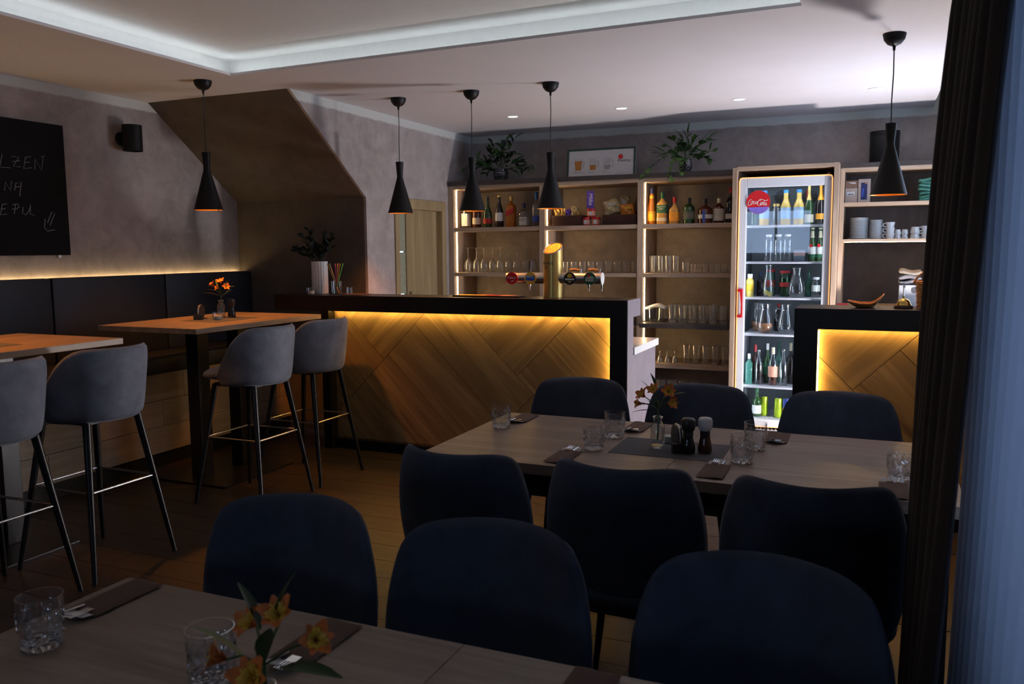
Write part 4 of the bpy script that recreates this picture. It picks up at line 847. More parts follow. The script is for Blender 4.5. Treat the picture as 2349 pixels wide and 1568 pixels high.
bag(-2.055, 7.35, 1.79, 0.13, 0.105, 'foil_orange', 'orange and yellow sweets bag in the right basket', 0.10, band='lab_yellow')
bag(-2.020, 7.43, 1.80, 0.085, 0.20, 'foil_brown', 'brown nut bag with white patch leaning at the right divider', -0.45, band='lab_white')
for i, (dx, hh, mt, rz, lb) in enumerate(((-0.10, 0.075, 'foil_gold', 0.2, 'gold wrapped sweets at the left end'), (-0.055, 0.085, 'foil_gold', -0.3, 'crumpled gold packet second from the left'), (0.0, 0.075, 'foil_purple', 0.4, 'purple striped packet'), (0.045, 0.095, 'foil_cream', -0.2, 'pale yellow packet beside the purple one'), (0.095, 0.07, 'foil_gold', 0.5, 'gold packet at the right end'))):
    bag(-2.62+dx, 7.37, 1.795, 0.062, hh, mt, lb+' of the left basket', (0.2, -0.25, 0.15, -0.2, 0.3)[i], rz)
def tin(x, z, label):
    t = thing('snack_tin', label, 'tin', (x, 7.34, z), group='round red lidded tins')
    MB().lathe([(0.0, 0.0), (0.036, 0.0), (0.038, 0.004), (0.038, 0.066), (0.0, 0.066)], 28).build('can', 'lab_red', t, 40)
    MB().shell([(0.0386, 0.012), (0.0386, 0.054)], 28).build('print', 'lab_pink', t, 40); MB().lathe([(0.040, 0.060), (0.040, 0.0755), (0.0, 0.0755)], 28).build('lid', 'red_gloss', t, 40)
    MB().prism([(-0.012, 0.015), (0.014, 0.015), (0.014, 0.050), (-0.012, 0.050)], 'y', -0.0405, -0.0390).build('white_patch', 'lab_white', t); return t
tin(-2.437, 1.715, 'lower left red lidded tin of the pyramid'); tin(-2.345, 1.715, 'lower right red lidded tin of the pyramid'); tin(-2.392, 1.791, 'top red lidded tin of the pyramid')
cx_ = thing('chocolate_box', 'upright purple chocolate box standing on the tins', 'box', (-2.400, 7.335, 1.867)); MB().box(-0.032, 0.032, -0.012, 0.012, 0.0, 0.158, 0.001).build('carton', 'milk_purple', cx_)
text_mesh('lettering', 'Milka', 0.050, 'sign_white', cx_, (0.006, -0.0128, 0.085), (PI/2, -PI/2+PI, 0), shear=0.25)

# ================================================================== plants
def leaf_mesh(name, L, Wd, mat, fold=0.25, droop=0.3):
    vs = []; fs = []; n = 5
    for i in range(n+1):
        s = i/n; w = Wd*math.sin(PI*min(1, s*0.94+0.03))**0.8*0.5; x = L*s; z = -droop*L*s*s
        vs += [(x, -w, z+w*fold), (x, 0, z), (x, w, z+w*fold)]
    for i in range(n):
        a = 3*i; fs += [(a, a+3, a+4, a+1), (a+1, a+4, a+5, a+2)]
    m = MB().add(vs, fs); return m.mesh(name, mat, 180)
def aim(d, roll=0.0):
    d = Vector(d).normalized(); q = d.to_track_quat('X', 'Z'); return (q.to_matrix() @ Matrix.Rotation(roll, 3, 'X')).to_euler()
def pot(t, R, H, mat):
    MB().lathe([(0.0, 0.0), (R*0.62, 0.0), (R*0.85, H*0.2), (R, H*0.55), (R*0.96, H*0.85), (R*0.90, H), (R*0.84, H), (R*0.84, H*0.9), (0.0, H*0.9)], 32).build('pot', mat, t, 60)
k = NT('pot_studded'); v = k.coords((60, 60, 60)); vo = k.add('ShaderNodeTexVoronoi'); k.link(v, vo.inputs['Vector']); vo.inputs['Scale'].default_value = 1.6
k.link(k.ramp(vo.outputs['Distance'], [(0.25, (0.42, 0.40, 0.40)), (0.5, (0.03, 0.03, 0.035))]), k.p.inputs['Base Color']); k.p.inputs['Metallic'].default_value = 0.6; k.p.inputs['Roughness'].default_value = 0.35; k.bump(vo.outputs['Distance'], -0.6, 0.01)
p1 = thing('potted_plant', 'bushy green plant in a studded silver pot above the left shelves', 'plant', (-3.330, 7.44, 2.148)); pot(p1, 0.075, 0.125, 'pot_studded')
rnd = random.Random(3)
lm = [leaf_mesh('leaf', 0.105, 0.042, 'leaf_green'), leaf_mesh('leaf', 0.085, 0.032, 'leaf_green', 0.4, 0.5), leaf_mesh('leaf', 0.075, 0.036, 'leaf_dark')]
def sprig(t, base, tip, n, lm, rnd, spread=1.0, stem='stem_green', sag=0.0):
    b, e_ = Vector(base), Vector(tip); mid = (b+e_)/2+Vector((0, 0, 0.06-sag)); P = [b+(mid-b)*2*s*(1-s)+(e_-b)*s*s+Vector((0, 0, 0)) for s in [i/8 for i in range(9)]]
    P = [(1-s)**2*b+2*s*(1-s)*mid+s*s*e_ for s in [i/8 for i in range(9)]]
    MB().tube(P, 0.0022, 5).build('stem', stem, t, 60)
    for i in range(n):
        s = 0.22+0.78*(i+0.5)/n; j = min(7, int(s*8)); p = P[j].lerp(P[j+1], s*8-j); d = (P[j+1]-P[j]).normalized()
        side = Vector((rnd.uniform(-1, 1), rnd.uniform(-1, 0.5), rnd.uniform(-0.3, 0.9)))*spread
        o = obj('leaf', rnd.choice(lm), t, p, aim(d*0.7+side, rnd.uniform(-1, 1))); q = rnd.uniform(0.75, 1.15); o.scale = (q, q, q)
for dx, dz, n in ((-0.24, 0.20, 6), (-0.14, 0.30, 7), (-0.06, 0.345, 7), (0.02, 0.33, 7), (0.09, 0.36, 8), (0.16, 0.39, 6), (0.20, 0.24, 6), (0.27, 0.16, 7), (-0.22, 0.12, 7), (-0.32, 0.14, 6), (-0.42, 0.12, 6), (0.34, 0.10, 6), (0.40, 0.08, 4), (0.13, 0.20, 8), (-0.10, 0.18, 8), (0.03, 0.22, 8), (-0.17, 0.06, 5), (0.22, 0.05, 5)):
    sprig(p1, (dx*0.12, -0.01, 0.10), (dx*0.92, rnd.uniform(-0.10, 0.02), dz+0.02), n, lm, rnd)
p2 = thing('potted_plant', 'trailing ivy in a dark studded pot on the shelf top by the fridge', 'plant', (-1.560, 7.42, 2.148)); pot(p2, 0.055, 0.125, 'pot_studded')
rnd = random.Random(5); lv = [leaf_mesh('leaf', 0.06, 0.045, 'leaf_ivy', 0.2, 0.3), leaf_mesh('leaf', 0.12, 0.014, 'leaf_green', 0.4, 0.5), leaf_mesh('leaf', 0.055, 0.04, 'leaf_green', 0.2, 0.4)]
for dx, dz, n in ((-0.20, 0.26, 6), (-0.12, 0.30, 7), (-0.03, 0.33, 7), (0.02, 0.36, 6), (0.08, 0.29, 7), (0.15, 0.26, 7), (0.22, 0.30, 5), (0.24, 0.18, 6), (-0.24, 0.18, 6), (-0.15, 0.20, 8), (0.10, 0.20, 8), (0.0, 0.24, 8), (0.25, 0.10, 6), (0.18, 0.12, 7), (-0.10, 0.13, 7)):
    sprig(p2, (dx*0.1, -0.01, 0.11), (dx, rnd.uniform(-0.10, 0.03), dz), n, lv, rnd)
for P_ in ([(-0.02, -0.04, 0.12), (-0.14, -0.12, 0.15), (-0.24, -0.17, 0.07), (-0.29, -0.235, 0.03), (-0.30, -0.262, -0.04)], [(-0.01, -0.05, 0.12), (-0.06, -0.13, 0.13), (-0.075, -0.22, 0.05), (-0.07, -0.265, -0.02), (-0.06, -0.268, -0.05)], [(0.0, -0.05, 0.12), (0.0, -0.14, 0.12), (-0.01, -0.23, 0.05), (0.01, -0.262, 0.0)]):
    sp = smooth_path(P_, 4); MB().tube(sp, 0.0018, 5).build('stem', 'stem_green', p2, 60)
    for i in range(2, len(sp), 2):
        d = (Vector((rnd.uniform(-0.6, 0.6), -0.8, rnd.uniform(-0.5, 0.2)))); o = obj('leaf', lv[0], p2, sp[i], aim(d, rnd.uniform(-0.6, 0.6)))
# framed picture of three glasses
pf = thing('framed_picture', 'green framed picture of three beer glasses on the shelf top', 'picture', (-2.345, 7.45, 2.148)); pf.rotation_euler = (-0.12, 0, 0.0)
W2, H2 = 0.325, 0.270
MB().box(-W2, W2, 0.0, 0.012, 0.0, H2).build('print_sheet', 'paper_white', pf)
plain('frame_green', (0.008, 0.05, 0.035), 0.4)
for q in ((-W2, -W2+0.018, 0.0, H2), (W2-0.018, W2, 0.0, H2), (-W2+0.018, W2-0.018, 0.0, 0.014), (-W2+0.018, W2-0.018, H2-0.016, H2)): MB().box(q[0], q[1], -0.008, 0.0, q[2], q[3], 0.0015).build('frame_bar', 'frame_green', pf)
plain('print_beer', (0.50, 0.20, 0.03), 0.7); plain('print_grey', (0.40, 0.38, 0.38), 0.7); plain('print_light', (0.62, 0.60, 0.60), 0.7)
def flat(parent, poly, name, mat, d=-0.0006): return MB().prism(poly, 'y', d, d+0.0005).build(name, mat, parent)
for i, (xc, fh, fm) in enumerate(((-0.215, 0.085, 'print_beer'), (-0.075, 0.045, 'print_beer'), (0.060, 0.040, 'print_grey'))):
    flat(pf, [(xc-0.026, 0.075), (xc+0.026, 0.075), (xc+0.038, 0.18), (xc-0.038, 0.18)], 'printed_glass', 'print_light', -0.0005)
    k_ = 0.026+0.012*fh/0.105; flat(pf, [(xc-0.026, 0.075), (xc+0.026, 0.075), (xc+k_, 0.075+fh), (xc-k_, 0.075+fh)], 'printed_beer', fm, -0.0011)
    MB().tube([(xc+0.036, -0.001, 0.16), (xc+0.056, -0.001, 0.15), (xc+0.052, -0.001, 0.10), (xc+0.032, -0.001, 0.095)], 0.002, 4).build('printed_handle', 'print_grey', pf)
    flat(pf, [(xc-0.034, 0.052), (xc-0.027, 0.052), (xc-0.027, 0.059), (xc-0.034, 0.059)], 'printed_dot', 'ink_dark')
    text_mesh('caption', ('HLADINKA', 'ŠNYT', 'MLÍKO')[i], 0.014, 'print_grey', pf, (xc-0.022, -0.001, 0.055), align='LEFT')
MB().lathe([(0.0, 0.0), (0.023, 0.0), (0.023, 0.0005), (0.0, 0.0005)], 24, tf=lambda p: (p[0]+0.185, -p[2]-0.0005, p[1]+0.185)).build('printed_seal', 'red_gloss', pf)
text_mesh('printed_logo', 'Prazdroj', 0.034, 'ink_dark', pf, (0.215, -0.001, 0.150), shear=0.2)
flat(pf, [(0.14, 0.036), (0.28, 0.036), (0.28, 0.040), (0.14, 0.040)], 'printed_line', 'print_grey')
cy_ = thing('black_canister', 'black cylindrical canister on top of the plate shelves', 'canister', (0.017, 7.45, 2.157)); MB().lathe([(0.0, 0.0), (0.108, 0.0), (0.11, 0.004), (0.11, 0.25), (0.107, 0.255), (0.0, 0.255)], 40).build('body', 'shade_black', cy_, 40); MB().lathe([(0.1115, 0.22), (0.1115, 0.257), (0.0, 0.258)], 40).build('lid', 'shade_black', cy_, 40)

# ================================================================== right wall shelves
plain('card_brown', (0.26, 0.15, 0.10), 0.8); plain('card_pale', (0.50, 0.40, 0.34), 0.8); plain('print_navy', (0.02, 0.03, 0.12), 0.4)
c1 = thing('carton', 'brown and pale carton with white sticker on the upper plate shelf', 'box', (-0.213, 7.38, 1.852)); MB().box(-0.045, 0.045, -0.05, 0.05, 0.0, 0.118, 0.001).build('lower_box', 'card_pale', c1); MB().box(-0.045, 0.045, -0.05, 0.05, 0.118, 0.178, 0.001).build('lid', 'card_brown', c1); MB().prism([(-0.034, 0.062), (0.026, 0.062), (0.026, 0.090), (-0.034, 0.090)], 'y', -0.0512, -0.0502).build('sticker', 'paper_white', c1); MB().prism([(-0.028, 0.165), (0.030, 0.165), (0.030, 0.152), (0.0, 0.155)], 'y', -0.0512, -0.0502).build('arrow_print', 'paper_white', c1); MB().prism([(-0.026, 0.068), (0.018, 0.068), (0.018, 0.074), (-0.026, 0.074)], 'y', -0.0522, -0.0513).build('print_bar', 'ink_dark', c1)
c2 = thing('carton', 'pale carton with dark blue picture panel on the upper plate shelf', 'box', (-0.118, 7.38, 1.852)); MB().box(-0.045, 0.045, -0.05, 0.05, 0.0, 0.188, 0.001).build('box', 'card_pale', c2); MB().prism([(-0.024, 0.026), (0.022, 0.026), (0.022, 0.160), (-0.024, 0.160)], 'y', -0.0515, -0.0502).build('picture_panel', 'print_navy', c2); MB().prism([(-0.020, 0.05), (-0.006, 0.05), (0.0, 0.11), (-0.012, 0.12)], 'y', -0.0525, -0.0516).build('blue_print', 'lab_blue', c2); MB().prism([(0.004, 0.150), (0.020, 0.150), (0.020, 0.157), (0.004, 0.154)], 'y', -0.0525, -0.0516).build('orange_print', 'lab_orange', c2)
plain('cloth_green', (0.10, 0.30, 0.22), 0.9, noisy=0.35, nscale=25)
for i in range(7):
    def fn(u, v, i=i): return (u*(0.062+0.006*math.sin(i*2.1)), v*0.07, 0.012*math.sin(2.5*u+i)*0.5+0.008*math.sin(4*v+i)), (0, 0, 1)
    o = MB().pillow(fn, 8, 8, 0.026, 4).build('folded_cloth', 'cloth_green', None, 180, (0.335+0.006*math.sin(i*1.7), 7.37, 1.868+0.0245*i)); tag(o, 'folded green cloth, %s in the stack beside the curtain' % ('lowest', 'second from the bottom', 'third from the bottom', 'middle one', 'third from the top', 'second from the top', 'topmost')[i], 'cloth', 'folded green cloths on the shelf')
def ordn(i): return ('first', 'second', 'third', 'fourth', 'fifth', 'sixth', 'seventh', 'eighth', 'ninth', 'tenth', 'eleventh', 'twelfth', 'thirteenth', 'fourteenth', 'fifteenth', 'sixteenth', 'seventeenth', 'eighteenth', 'nineteenth', 'twentieth')[i]
def plate_mesh(R): return MB().lathe([(0.0, 0.0), (R*0.62, 0.0), (R*0.66, 0.002), (R, 0.0075), (R, 0.0095), (R*0.66, 0.005), (0.0, 0.004)], 36).mesh('plate', 'ceramic_white', 60)
pA, pB, pS = plate_mesh(0.068), plate_mesh(0.049), plate_mesh(0.083)
tag(obj('plate', pS, None, (-0.148, 7.38, 1.566)), 'wide white plate under the tall plate stack', 'plate', 'white plates on the shelf')
for i in range(17): tag(obj('plate', pA, None, (-0.148+0.001*math.sin(i*3), 7.38, 1.5756+0.0094*i)), 'white plate, %s from the bottom of the tall stack' % ordn(i), 'plate', 'white plates on the shelf')
for i in range(16): tag(obj('plate', pB, None, (-0.022+0.001*math.sin(i*2), 7.38, 1.5662+0.0094*i)), 'small white plate, %s from the bottom of the shorter stack' % ordn(i), 'plate', 'small white plates on the shelf')
def cup(x, y, z, R, H, label, hang=PI, inv=False, group='white cups on the shelf'):
    t = thing('cup', label, 'cup', (x, y, z), group=group)
    pr = [(0.0, 0.004), (R*0.72, 0.0), (R*0.80, H*0.15), (R, H), (R*0.93, H), (R*0.72, H*0.2), (0.0, H*0.12)]
    if inv: pr = [(r, H-h) for r, h in pr]
    MB().lathe(pr, 24).build('body', 'ceramic_white', t, 60)
    a = [(R*0.85, H*0.8, 0), (R*1.5, H*0.75, 0), (R*1.45, H*0.3, 0), (R*0.85, H*0.25, 0)]
    MB().tube([(p.x*math.cos(hang), p.x*math.sin(hang), (H-p.y) if inv else p.y) for p in smooth_path(a, 4)], 0.004, 6).build('handle', 'ceramic_white', t, 60)
for i in range(3): cup(0.083, 7.37, 1.566+0.043*i, 0.034, 0.046, 'white mug, %s of the straight stack of three' % ('bottom', 'middle', 'top')[i], PI)
for j, x in enumerate((0.138, 0.190)):
    for i in range(2): cup(x, 7.40, 1.566+0.036*i, 0.026, 0.038, 'small white espresso cup, %s %s pair' % (('bottom of the', 'top of the')[i], ('left', 'right')[j]), -PI/2, inv=True)
for i in range(2): cup(0.262, 7.38, 1.566+0.044*i, 0.036, 0.048, 'large white cup, %s of the inverted pair' % ('bottom', 'top')[i], -PI/2, inv=True)
for i in range(2): cup(0.340, 7.36, 1.566+0.048*i, 0.036, 0.05, 'large white cup by the curtain, %s one' % ('lower', 'upper')[i], PI)
# worktop items right of the fridge
plain('machine_grey', (0.30, 0.30, 0.31), 0.5)
cm_ = thing('coffee_machine', 'small white machine with grey folded towels on top behind the bell', 'appliance', (0.235, 7.25, 1.034))
MB().box(-0.075, 0.085, -0.08, 0.10, 0.0, 0.175, 0.006).build('housing', 'machine_grey', cm_, 40); MB().lathe([(0.0, 0.0), (0.022, 0.0), (0.022, 0.004), (0.0, 0.004)], 24, tf=lambda p: (p[0]+0.032, -0.081-p[2], p[1]+0.135)).build('dial', 'ink_dark', cm_, 40); MB().cyl((-0.038, -0.084, 0.05), (-0.038, -0.084, 0.155), 0.006).build('lever', 'steel', cm_, 60); MB().lathe([(0.0, 0.0), (0.008, 0.003), (0.008, 0.017), (0.0, 0.02)], 12, cx=-0.038, cy=-0.084, z=0.153).build('knob', 'ink_dark', cm_, 60)
plain('towel_grey', (0.12, 0.11, 0.115), 0.95, noisy=0.25, nscale=15); plain('towel_beige', (0.20, 0.16, 0.12), 0.95, noisy=0.2)
for i, (mt, lb) in enumerate((('towel_grey', 'lower grey'), ('towel_grey', 'middle grey'), ('towel_beige', 'top beige'))):
    def fn(u, v, i=i): return (u*0.082, v*0.08, 0.010*math.sin(3*u+i*2)+0.006*math.sin(4*v)), (0, 0, 1)
    tag(MB().pillow(fn, 10, 8, 0.042, 4).build('folded_towel', mt, None, 180, (0.235, 7.26, 1.232+0.036*i)), lb+' folded towel on the white machine', 'towel', 'folded towels on the white machine')
tag(MB().box(-0.04, 0.04, -0.03, 0.03, 0.0, 0.026, 0.003).build('red_box', 'lab_red', None, None, (-0.245, 7.14, 1.0345)), 'flat dark red box at the left of the plate worktop', 'box')
# right counter: woven tray, service bell, wicker basket
ty = thing('woven_tray', 'oval woven tray with a raised handle end on the service counter', 'tray', (-0.052, 4.99, 1.1725)); 
def tf_tray(p):
    x, y, z = p; lift = 0.050*max(0, (x-0.02)/0.07)**1.6+0.014*max(0, (-x-0.03)/0.07); return (x, y*0.85, z+lift)
MB().lathe([(0.0, 0.0), (0.055, 0.0), (0.082, 0.012), (0.094, 0.024), (0.090, 0.024), (0.070, 0.010), (0.0, 0.005)], 40, tf=tf_tray).build('tray', 'wicker', ty, 60)
for k in range(4):
    r = 0.055+0.012*k; zz = 0.003+0.006*k
    MB().tube([tf_tray((r*math.cos(2*PI*i/36), r*math.sin(2*PI*i/36), zz+0.004)) for i in range(37)], 0.0035, 5).build('strand', 'wicker', ty, 60)
be = thing('service_bell', 'brass service bell on a dark wooden base', 'bell', (0.137, 4.99, 1.1722)); MB().lathe([(0.0, 0.0), (0.047, 0.0), (0.049, 0.006), (0.046, 0.016), (0.0, 0.016)], 32).build('base', 'dark_board', be, 40); MB().lathe([(0.0385, 0.017), (0.037, 0.024), (0.034, 0.028)]+[(0.034*math.cos(a), 0.026+0.030*math.sin(a)) for a in [0.1+i*0.21 for i in range(7)]]+[(0.0, 0.056)], 32).build('dome', 'brass', be, 60); MB().cyl((0, 0, 0.055), (0, 0, 0.066), 0.004).build('plunger', 'brass', be, 60)
wk = thing('wicker_bread_basket', 'tall wicker basket with open handle at the curtain edge', 'basket', (0.262, 5.00, 1.1725)); 
MB().shell([(0.058, 0.0), (0.066, 0.15)], 32).lathe([(0.0, 0.002), (0.058, 0.002)], 32).build('wall', 'wicker', wk, 60)
for k in range(15): 
    zz = 0.004+0.010*k; r = 0.0585+0.0008*k; MB().tube([((r+0.0018*math.sin(9*a+PI*k))*math.cos(a), (r+0.0018*math.sin(9*a+PI*k))*math.sin(a), zz) for a in [2*PI*i/48 for i in range(49)]], 0.0042, 5).build('strand', 'wicker', wk, 60)
MB().tube([(-0.066, 0, 0.150), (-0.082, 0, 0.135), (-0.066, 0, 0.162), (-0.03, 0, 0.20), (0.03, 0, 0.20), (0.066, 0, 0.15)], 0.005, 6).build('handle', 'wicker', wk, 60)

# ================================================================== on the bar
tw = thing('beer_tower', 'gold beer tower with steel tap arm and round badges on the bar', 'beer tap', (-2.060, 5.47, 1.1725)); tw.scale = (0.97, 0.97, 0.97)
def tf_top(p):
    x, y, z = p
    return (x, y, z if z < 0.3 else 0.315+0.55*(y+0.0)-0.10*x*0 + (z-0.36))
MB().lathe([(0.0, 0.0), (0.070, 0.0), (0.070, 0.30), (0.070, 0.36), (0.0, 0.36)], 40, tf=lambda p: (p[0], p[1], p[2] if p[2] < 0.3 else 0.345+0.62*p[1]+0.10*p[0])).build('column', 'gold_tower', tw, 40)
plain('tower_badge', (0.55, 0.30, 0.06), 0.4, noisy=0.7, nscale=90)
MB().lathe([(0.0, 0.0), (0.056, 0.0), (0.056, 0.003), (0.0, 0.003)], 32, tf=lambda p: (p[0], p[1], 0.346+0.62*p[1]+0.10*p[0]+p[2])).build('top_badge', 'tower_badge', tw, 40)
MB().tube([(0.066*math.cos(a), 0.066*math.sin(a), 0.347+0.62*0.066*math.sin(a)+0.0066*math.cos(a)) for a in [2*PI*i/36 for i in range(37)]], 0.0035, 6, False).build('top_rim', 'chrome', tw, 60)
wrap_text('lettering', 'Prazdroj', 0.034, 'ink_dark', 0.0705, 0.245, tw, -PI/2-0.45)
for z_, w_ in ((0.218, 0.55), (0.206, 0.38)):
    n_ = 9; A = [-PI/2-0.45-w_/2+w_*i/n_ for i in range(n_+1)]
    MB().add([(0.0709*math.cos(a), 0.0709*math.sin(a), h) for h in (z_, z_+0.005) for a in A], [(i, i+1, i+n_+2, i+n_+1) for i in range(n_)]).build('small_print_line', 'ink_dark', tw)
MB().lathe([(0.0, -0.355), (0.041, -0.355), (0.041, 0.365), (0.0, 0.365)], 32, tf=lambda p: (p[2], p[0], 0.136+p[1])).build('tap_arm', 'steel', tw, 40)
MB().lathe([(0.0, 0.0), (0.042, 0.0), (0.042, 0.004), (0.0, 0.004)], 32, tf=lambda p: (0.365+p[2], p[0], 0.136+p[1])).build('arm_end', 'ceramic_white', tw, 40)
def badge(x, mat, name):
    b = MB().lathe([(0.0, 0.0), (0.041, 0.0), (0.044, 0.004), (0.044, 0.010), (0.0, 0.010)], 36, tf=lambda p: (p[0], -p[2], p[1])).build(name, mat, tw, 40, (x, -0.040, 0.136)); return b
b = badge(-0.300, 'red_gloss', 'red_badge'); text_mesh('lettering', 'Malina', 0.025, 'sign_white', b, (0, -0.0105, 0.004)); text_mesh('small_lettering', 'soda', 0.014, 'sign_white', b, (0.004, -0.0105, -0.020), (PI/2, -0.25, 0))
b = badge(-0.155, 'lab_yellow', 'yellow_badge'); plain('badge_blue', (0.02, 0.10, 0.48), 0.4); MB().box(-0.034, 0.034, -0.0112, -0.0102, -0.016, 0.020).build('blue_field', 'badge_blue', b); text_mesh('lettering', 'BIRELL', 0.021, 'sign_white', b, (0, -0.0118, 0.012)); MB().prism([(-0.03, -0.018), (0.03, -0.018), (0.022, -0.032), (0.0, -0.039), (-0.022, -0.032)], 'y', -0.0112, -0.0102).build('orange_field', 'lab_orange', b)
b = badge(0.143, 'cap_black', 'black_badge'); MB().prism([(-0.016, 0.008), (0.016, 0.008), (0.018, 0.022), (0.008, 0.034), (-0.008, 0.034), (-0.018, 0.022)], 'y', -0.0112, -0.0102).build('gold_shield', 'lab_yellow', b); MB().lathe([(0.0, 0.0), (0.006, 0.0), (0.006, 0.001), (0.0, 0.001)], 14, tf=lambda p: (p[0]+0.026, -0.0103-p[2], p[1]+0.013)).build('red_dot', 'red_gloss', b); MB().box(-0.034, 0.034, -0.0112, -0.0102, -0.010, 0.001).build('white_word_bar', 'sign_white', b); MB().prism([(-0.016, -0.016), (0.016, -0.016), (0.0, -0.032)], 'y', -0.0112, -0.0102).build('gold_field', 'cap_gold', b)
b = badge(0.290, 'lab_green', 'green_badge'); MB().prism([(-0.030, -0.018), (0.030, -0.018), (0.030, 0.012), (0.010, 0.018), (-0.030, 0.010)], 'y', -0.0112, -0.0102).build('cream_label', 'lab_cream', b); MB().lathe([(0.0, 0.0), (0.010, 0.0), (0.010, 0.001), (0.0, 0.001)], 16, tf=lambda p: (p[0]-0.008, -0.0114-p[2], p[1]+0.022)).build('red_seal', 'red_gloss', b); text_mesh('lettering', 'Prazdroj', 0.014, 'lab_green', b, (0.0, -0.0118, -0.002), shear=0.2)
for x in (-0.200, 0.250, 0.385-0.04): MB().tube([(x, 0.045, 0.10), (x, 0.055, 0.085), (x, 0.052, 0.045)], [0.009, 0.009, 0.006], 10).build('spout', 'chrome', tw, 60)
MB().tube([(-0.200, 0.045, 0.175), (-0.200, 0.055, 0.19), (-0.200, 0.058, 0.255)], [0.005, 0.010, 0.011], 10).build('tap_handle', 'cap_black', tw, 60)
for x in (0.145, 0.285): 
    MB().tube([(x-0.035, 0.050, 0.192), (x, 0.048, 0.196), (x+0.045, 0.046, 0.190)], [0.010, 0.011, 0.006], 10).build('tap_handle', 'wicker', tw, 60); MB().tube([(x+0.045, 0.046, 0.170), (x+0.05, 0.046, 0.205)], 0.007, 10).build('tap_stem', 'chrome', tw, 60)
tr_ = thing('bar_mat', 'dark rubber bar mat with a rainbow strip on the bar', 'mat', (-2.535, 5.43, 1.1722)); MB().box(-0.26, 0.26, -0.06, 0.06, 0.0, 0.010, 0.002).build('mat', 'cap_black', tr_)
for i, mt in enumerate(('lab_yellow', 'lab_orange', 'lab_red', 'lab_pink')): MB().box(-0.24+0.115*i, -0.125+0.115*i, -0.05, 0.05, 0.010, 0.0112).build('print_strip', mt, tr_)
vs_ = thing('ribbed_vase', 'white ribbed vase with eucalyptus branches on the bar', 'vase', (-4.035, 5.50, 1.1722))
MB().lathe([(0.0, 0.0), (0.060, 0.0), (0.062, 0.004), (0.062, 0.250), (0.055, 0.252), (0.054, 0.05), (0.0, 0.05)], 72, tf=lambda p: (p[0]*(1+0.035*math.cos(18*math.atan2(p[1], p[0]))), p[1]*(1+0.035*math.cos(18*math.atan2(p[1], p[0]))), p[2])).build('vase', 'ceramic_white', vs_, 50)
rnd = random.Random(11); le = [leaf_mesh('leaf', 0.048, 0.042, 'leaf_dark', 0.15, 0.1), leaf_mesh('leaf', 0.055, 0.036, 'leaf_dark', 0.2, 0.2)]
for dx, dz, n in ((-0.15, 0.46, 10), (-0.11, 0.50, 11), (-0.07, 0.42, 10), (-0.20, 0.36, 10), (-0.24, 0.33, 8), (0.04, 0.46, 10), (0.10, 0.44, 10), (0.14, 0.38, 9), (0.05, 0.36, 10), (-0.10, 0.34, 10), (-0.02, 0.36, 10), (0.0, 0.32, 8)):
    sprig(vs_, (dx*0.12, 0, 0.22), (dx, rnd.uniform(-0.08, 0.05), dz), n, le, rnd, 1.0, 'leaf_dark')
sg = thing('straw_glass', 'clear glass holding coloured drinking straws on the bar', 'glass', (-3.850, 5.46, 1.1722)); MB().shell([(0.0, 0.004), (0.036, 0.0), (0.038, 0.01), (0.042, 0.10)], 24).build('wall', 'glass_bottle', sg, 60)
for n_, c_ in (('straw_orange', (0.70, 0.28, 0.03)), ('straw_pink', (0.60, 0.10, 0.26)), ('straw_green', (0.10, 0.42, 0.10)), ('straw_yellow', (0.72, 0.48, 0.05))): plain(n_, c_, 0.4)
for i, (tx, ty_, mt) in enumerate(((-0.082, 0.0, 'straw_orange'), (-0.074, 0.02, 'straw_pink'), (-0.064, 0.0, 'straw_green'), (-0.010, 0.0, 'straw_pink'), (0.006, 0.01, 'straw_yellow'), (0.022, 0.0, 'straw_pink'), (0.036, 0.0, 'straw_yellow'), (0.062, 0.0, 'straw_green'))):
    tag(MB().tube([(-tx*0.25, 0, 0.008), (tx, ty_, 0.235)], 0.0042, 8).build('drinking_straw', mt, None, 60, (-3.850, 5.46, 1.1725)), '%s straw, %s from the left in the straw glass' % (mt[6:], ordn(i)), 'straw', 'drinking straws in the glass')
def candle(x, y, z, label, R=0.034, wax='paper_white'):
    t = thing('candle_glass', label, 'candle', (x, y, z), group='tealight glasses'); MB().shell([(0.0, 0.003), (R*0.9, 0.0), (R, 0.006), (R*1.06, 0.05)], 24).build('glass', 'glass_bottle', t, 60); MB().lathe([(0.0, 0.004), (R*0.75, 0.004), (R*0.75, 0.026), (0.0, 0.026)], 20).build('tealight', wax, t, 40)
candle(-4.02, 5.36, 1.1722, 'tealight in a small glass on the bar, left of the ribbed vase')
tag(MB().shell([(0.0, 0.003), (0.022, 0.0), (0.024, 0.05)], 20).build('small_glass', 'glass_bottle', None, 60, (-3.775, 5.52, 1.1722)), 'small empty glass right of the straw glass on the bar', 'glass')
tag(MB().box(-0.10, 0.10, -0.07, 0.07, 0.0, 0.004).build('menu_leaflet', 'pouch_brown', None, None, (-3.66, 5.43, 1.1722)), 'brown leaflet lying on the bar beside the straws', 'leaflet')

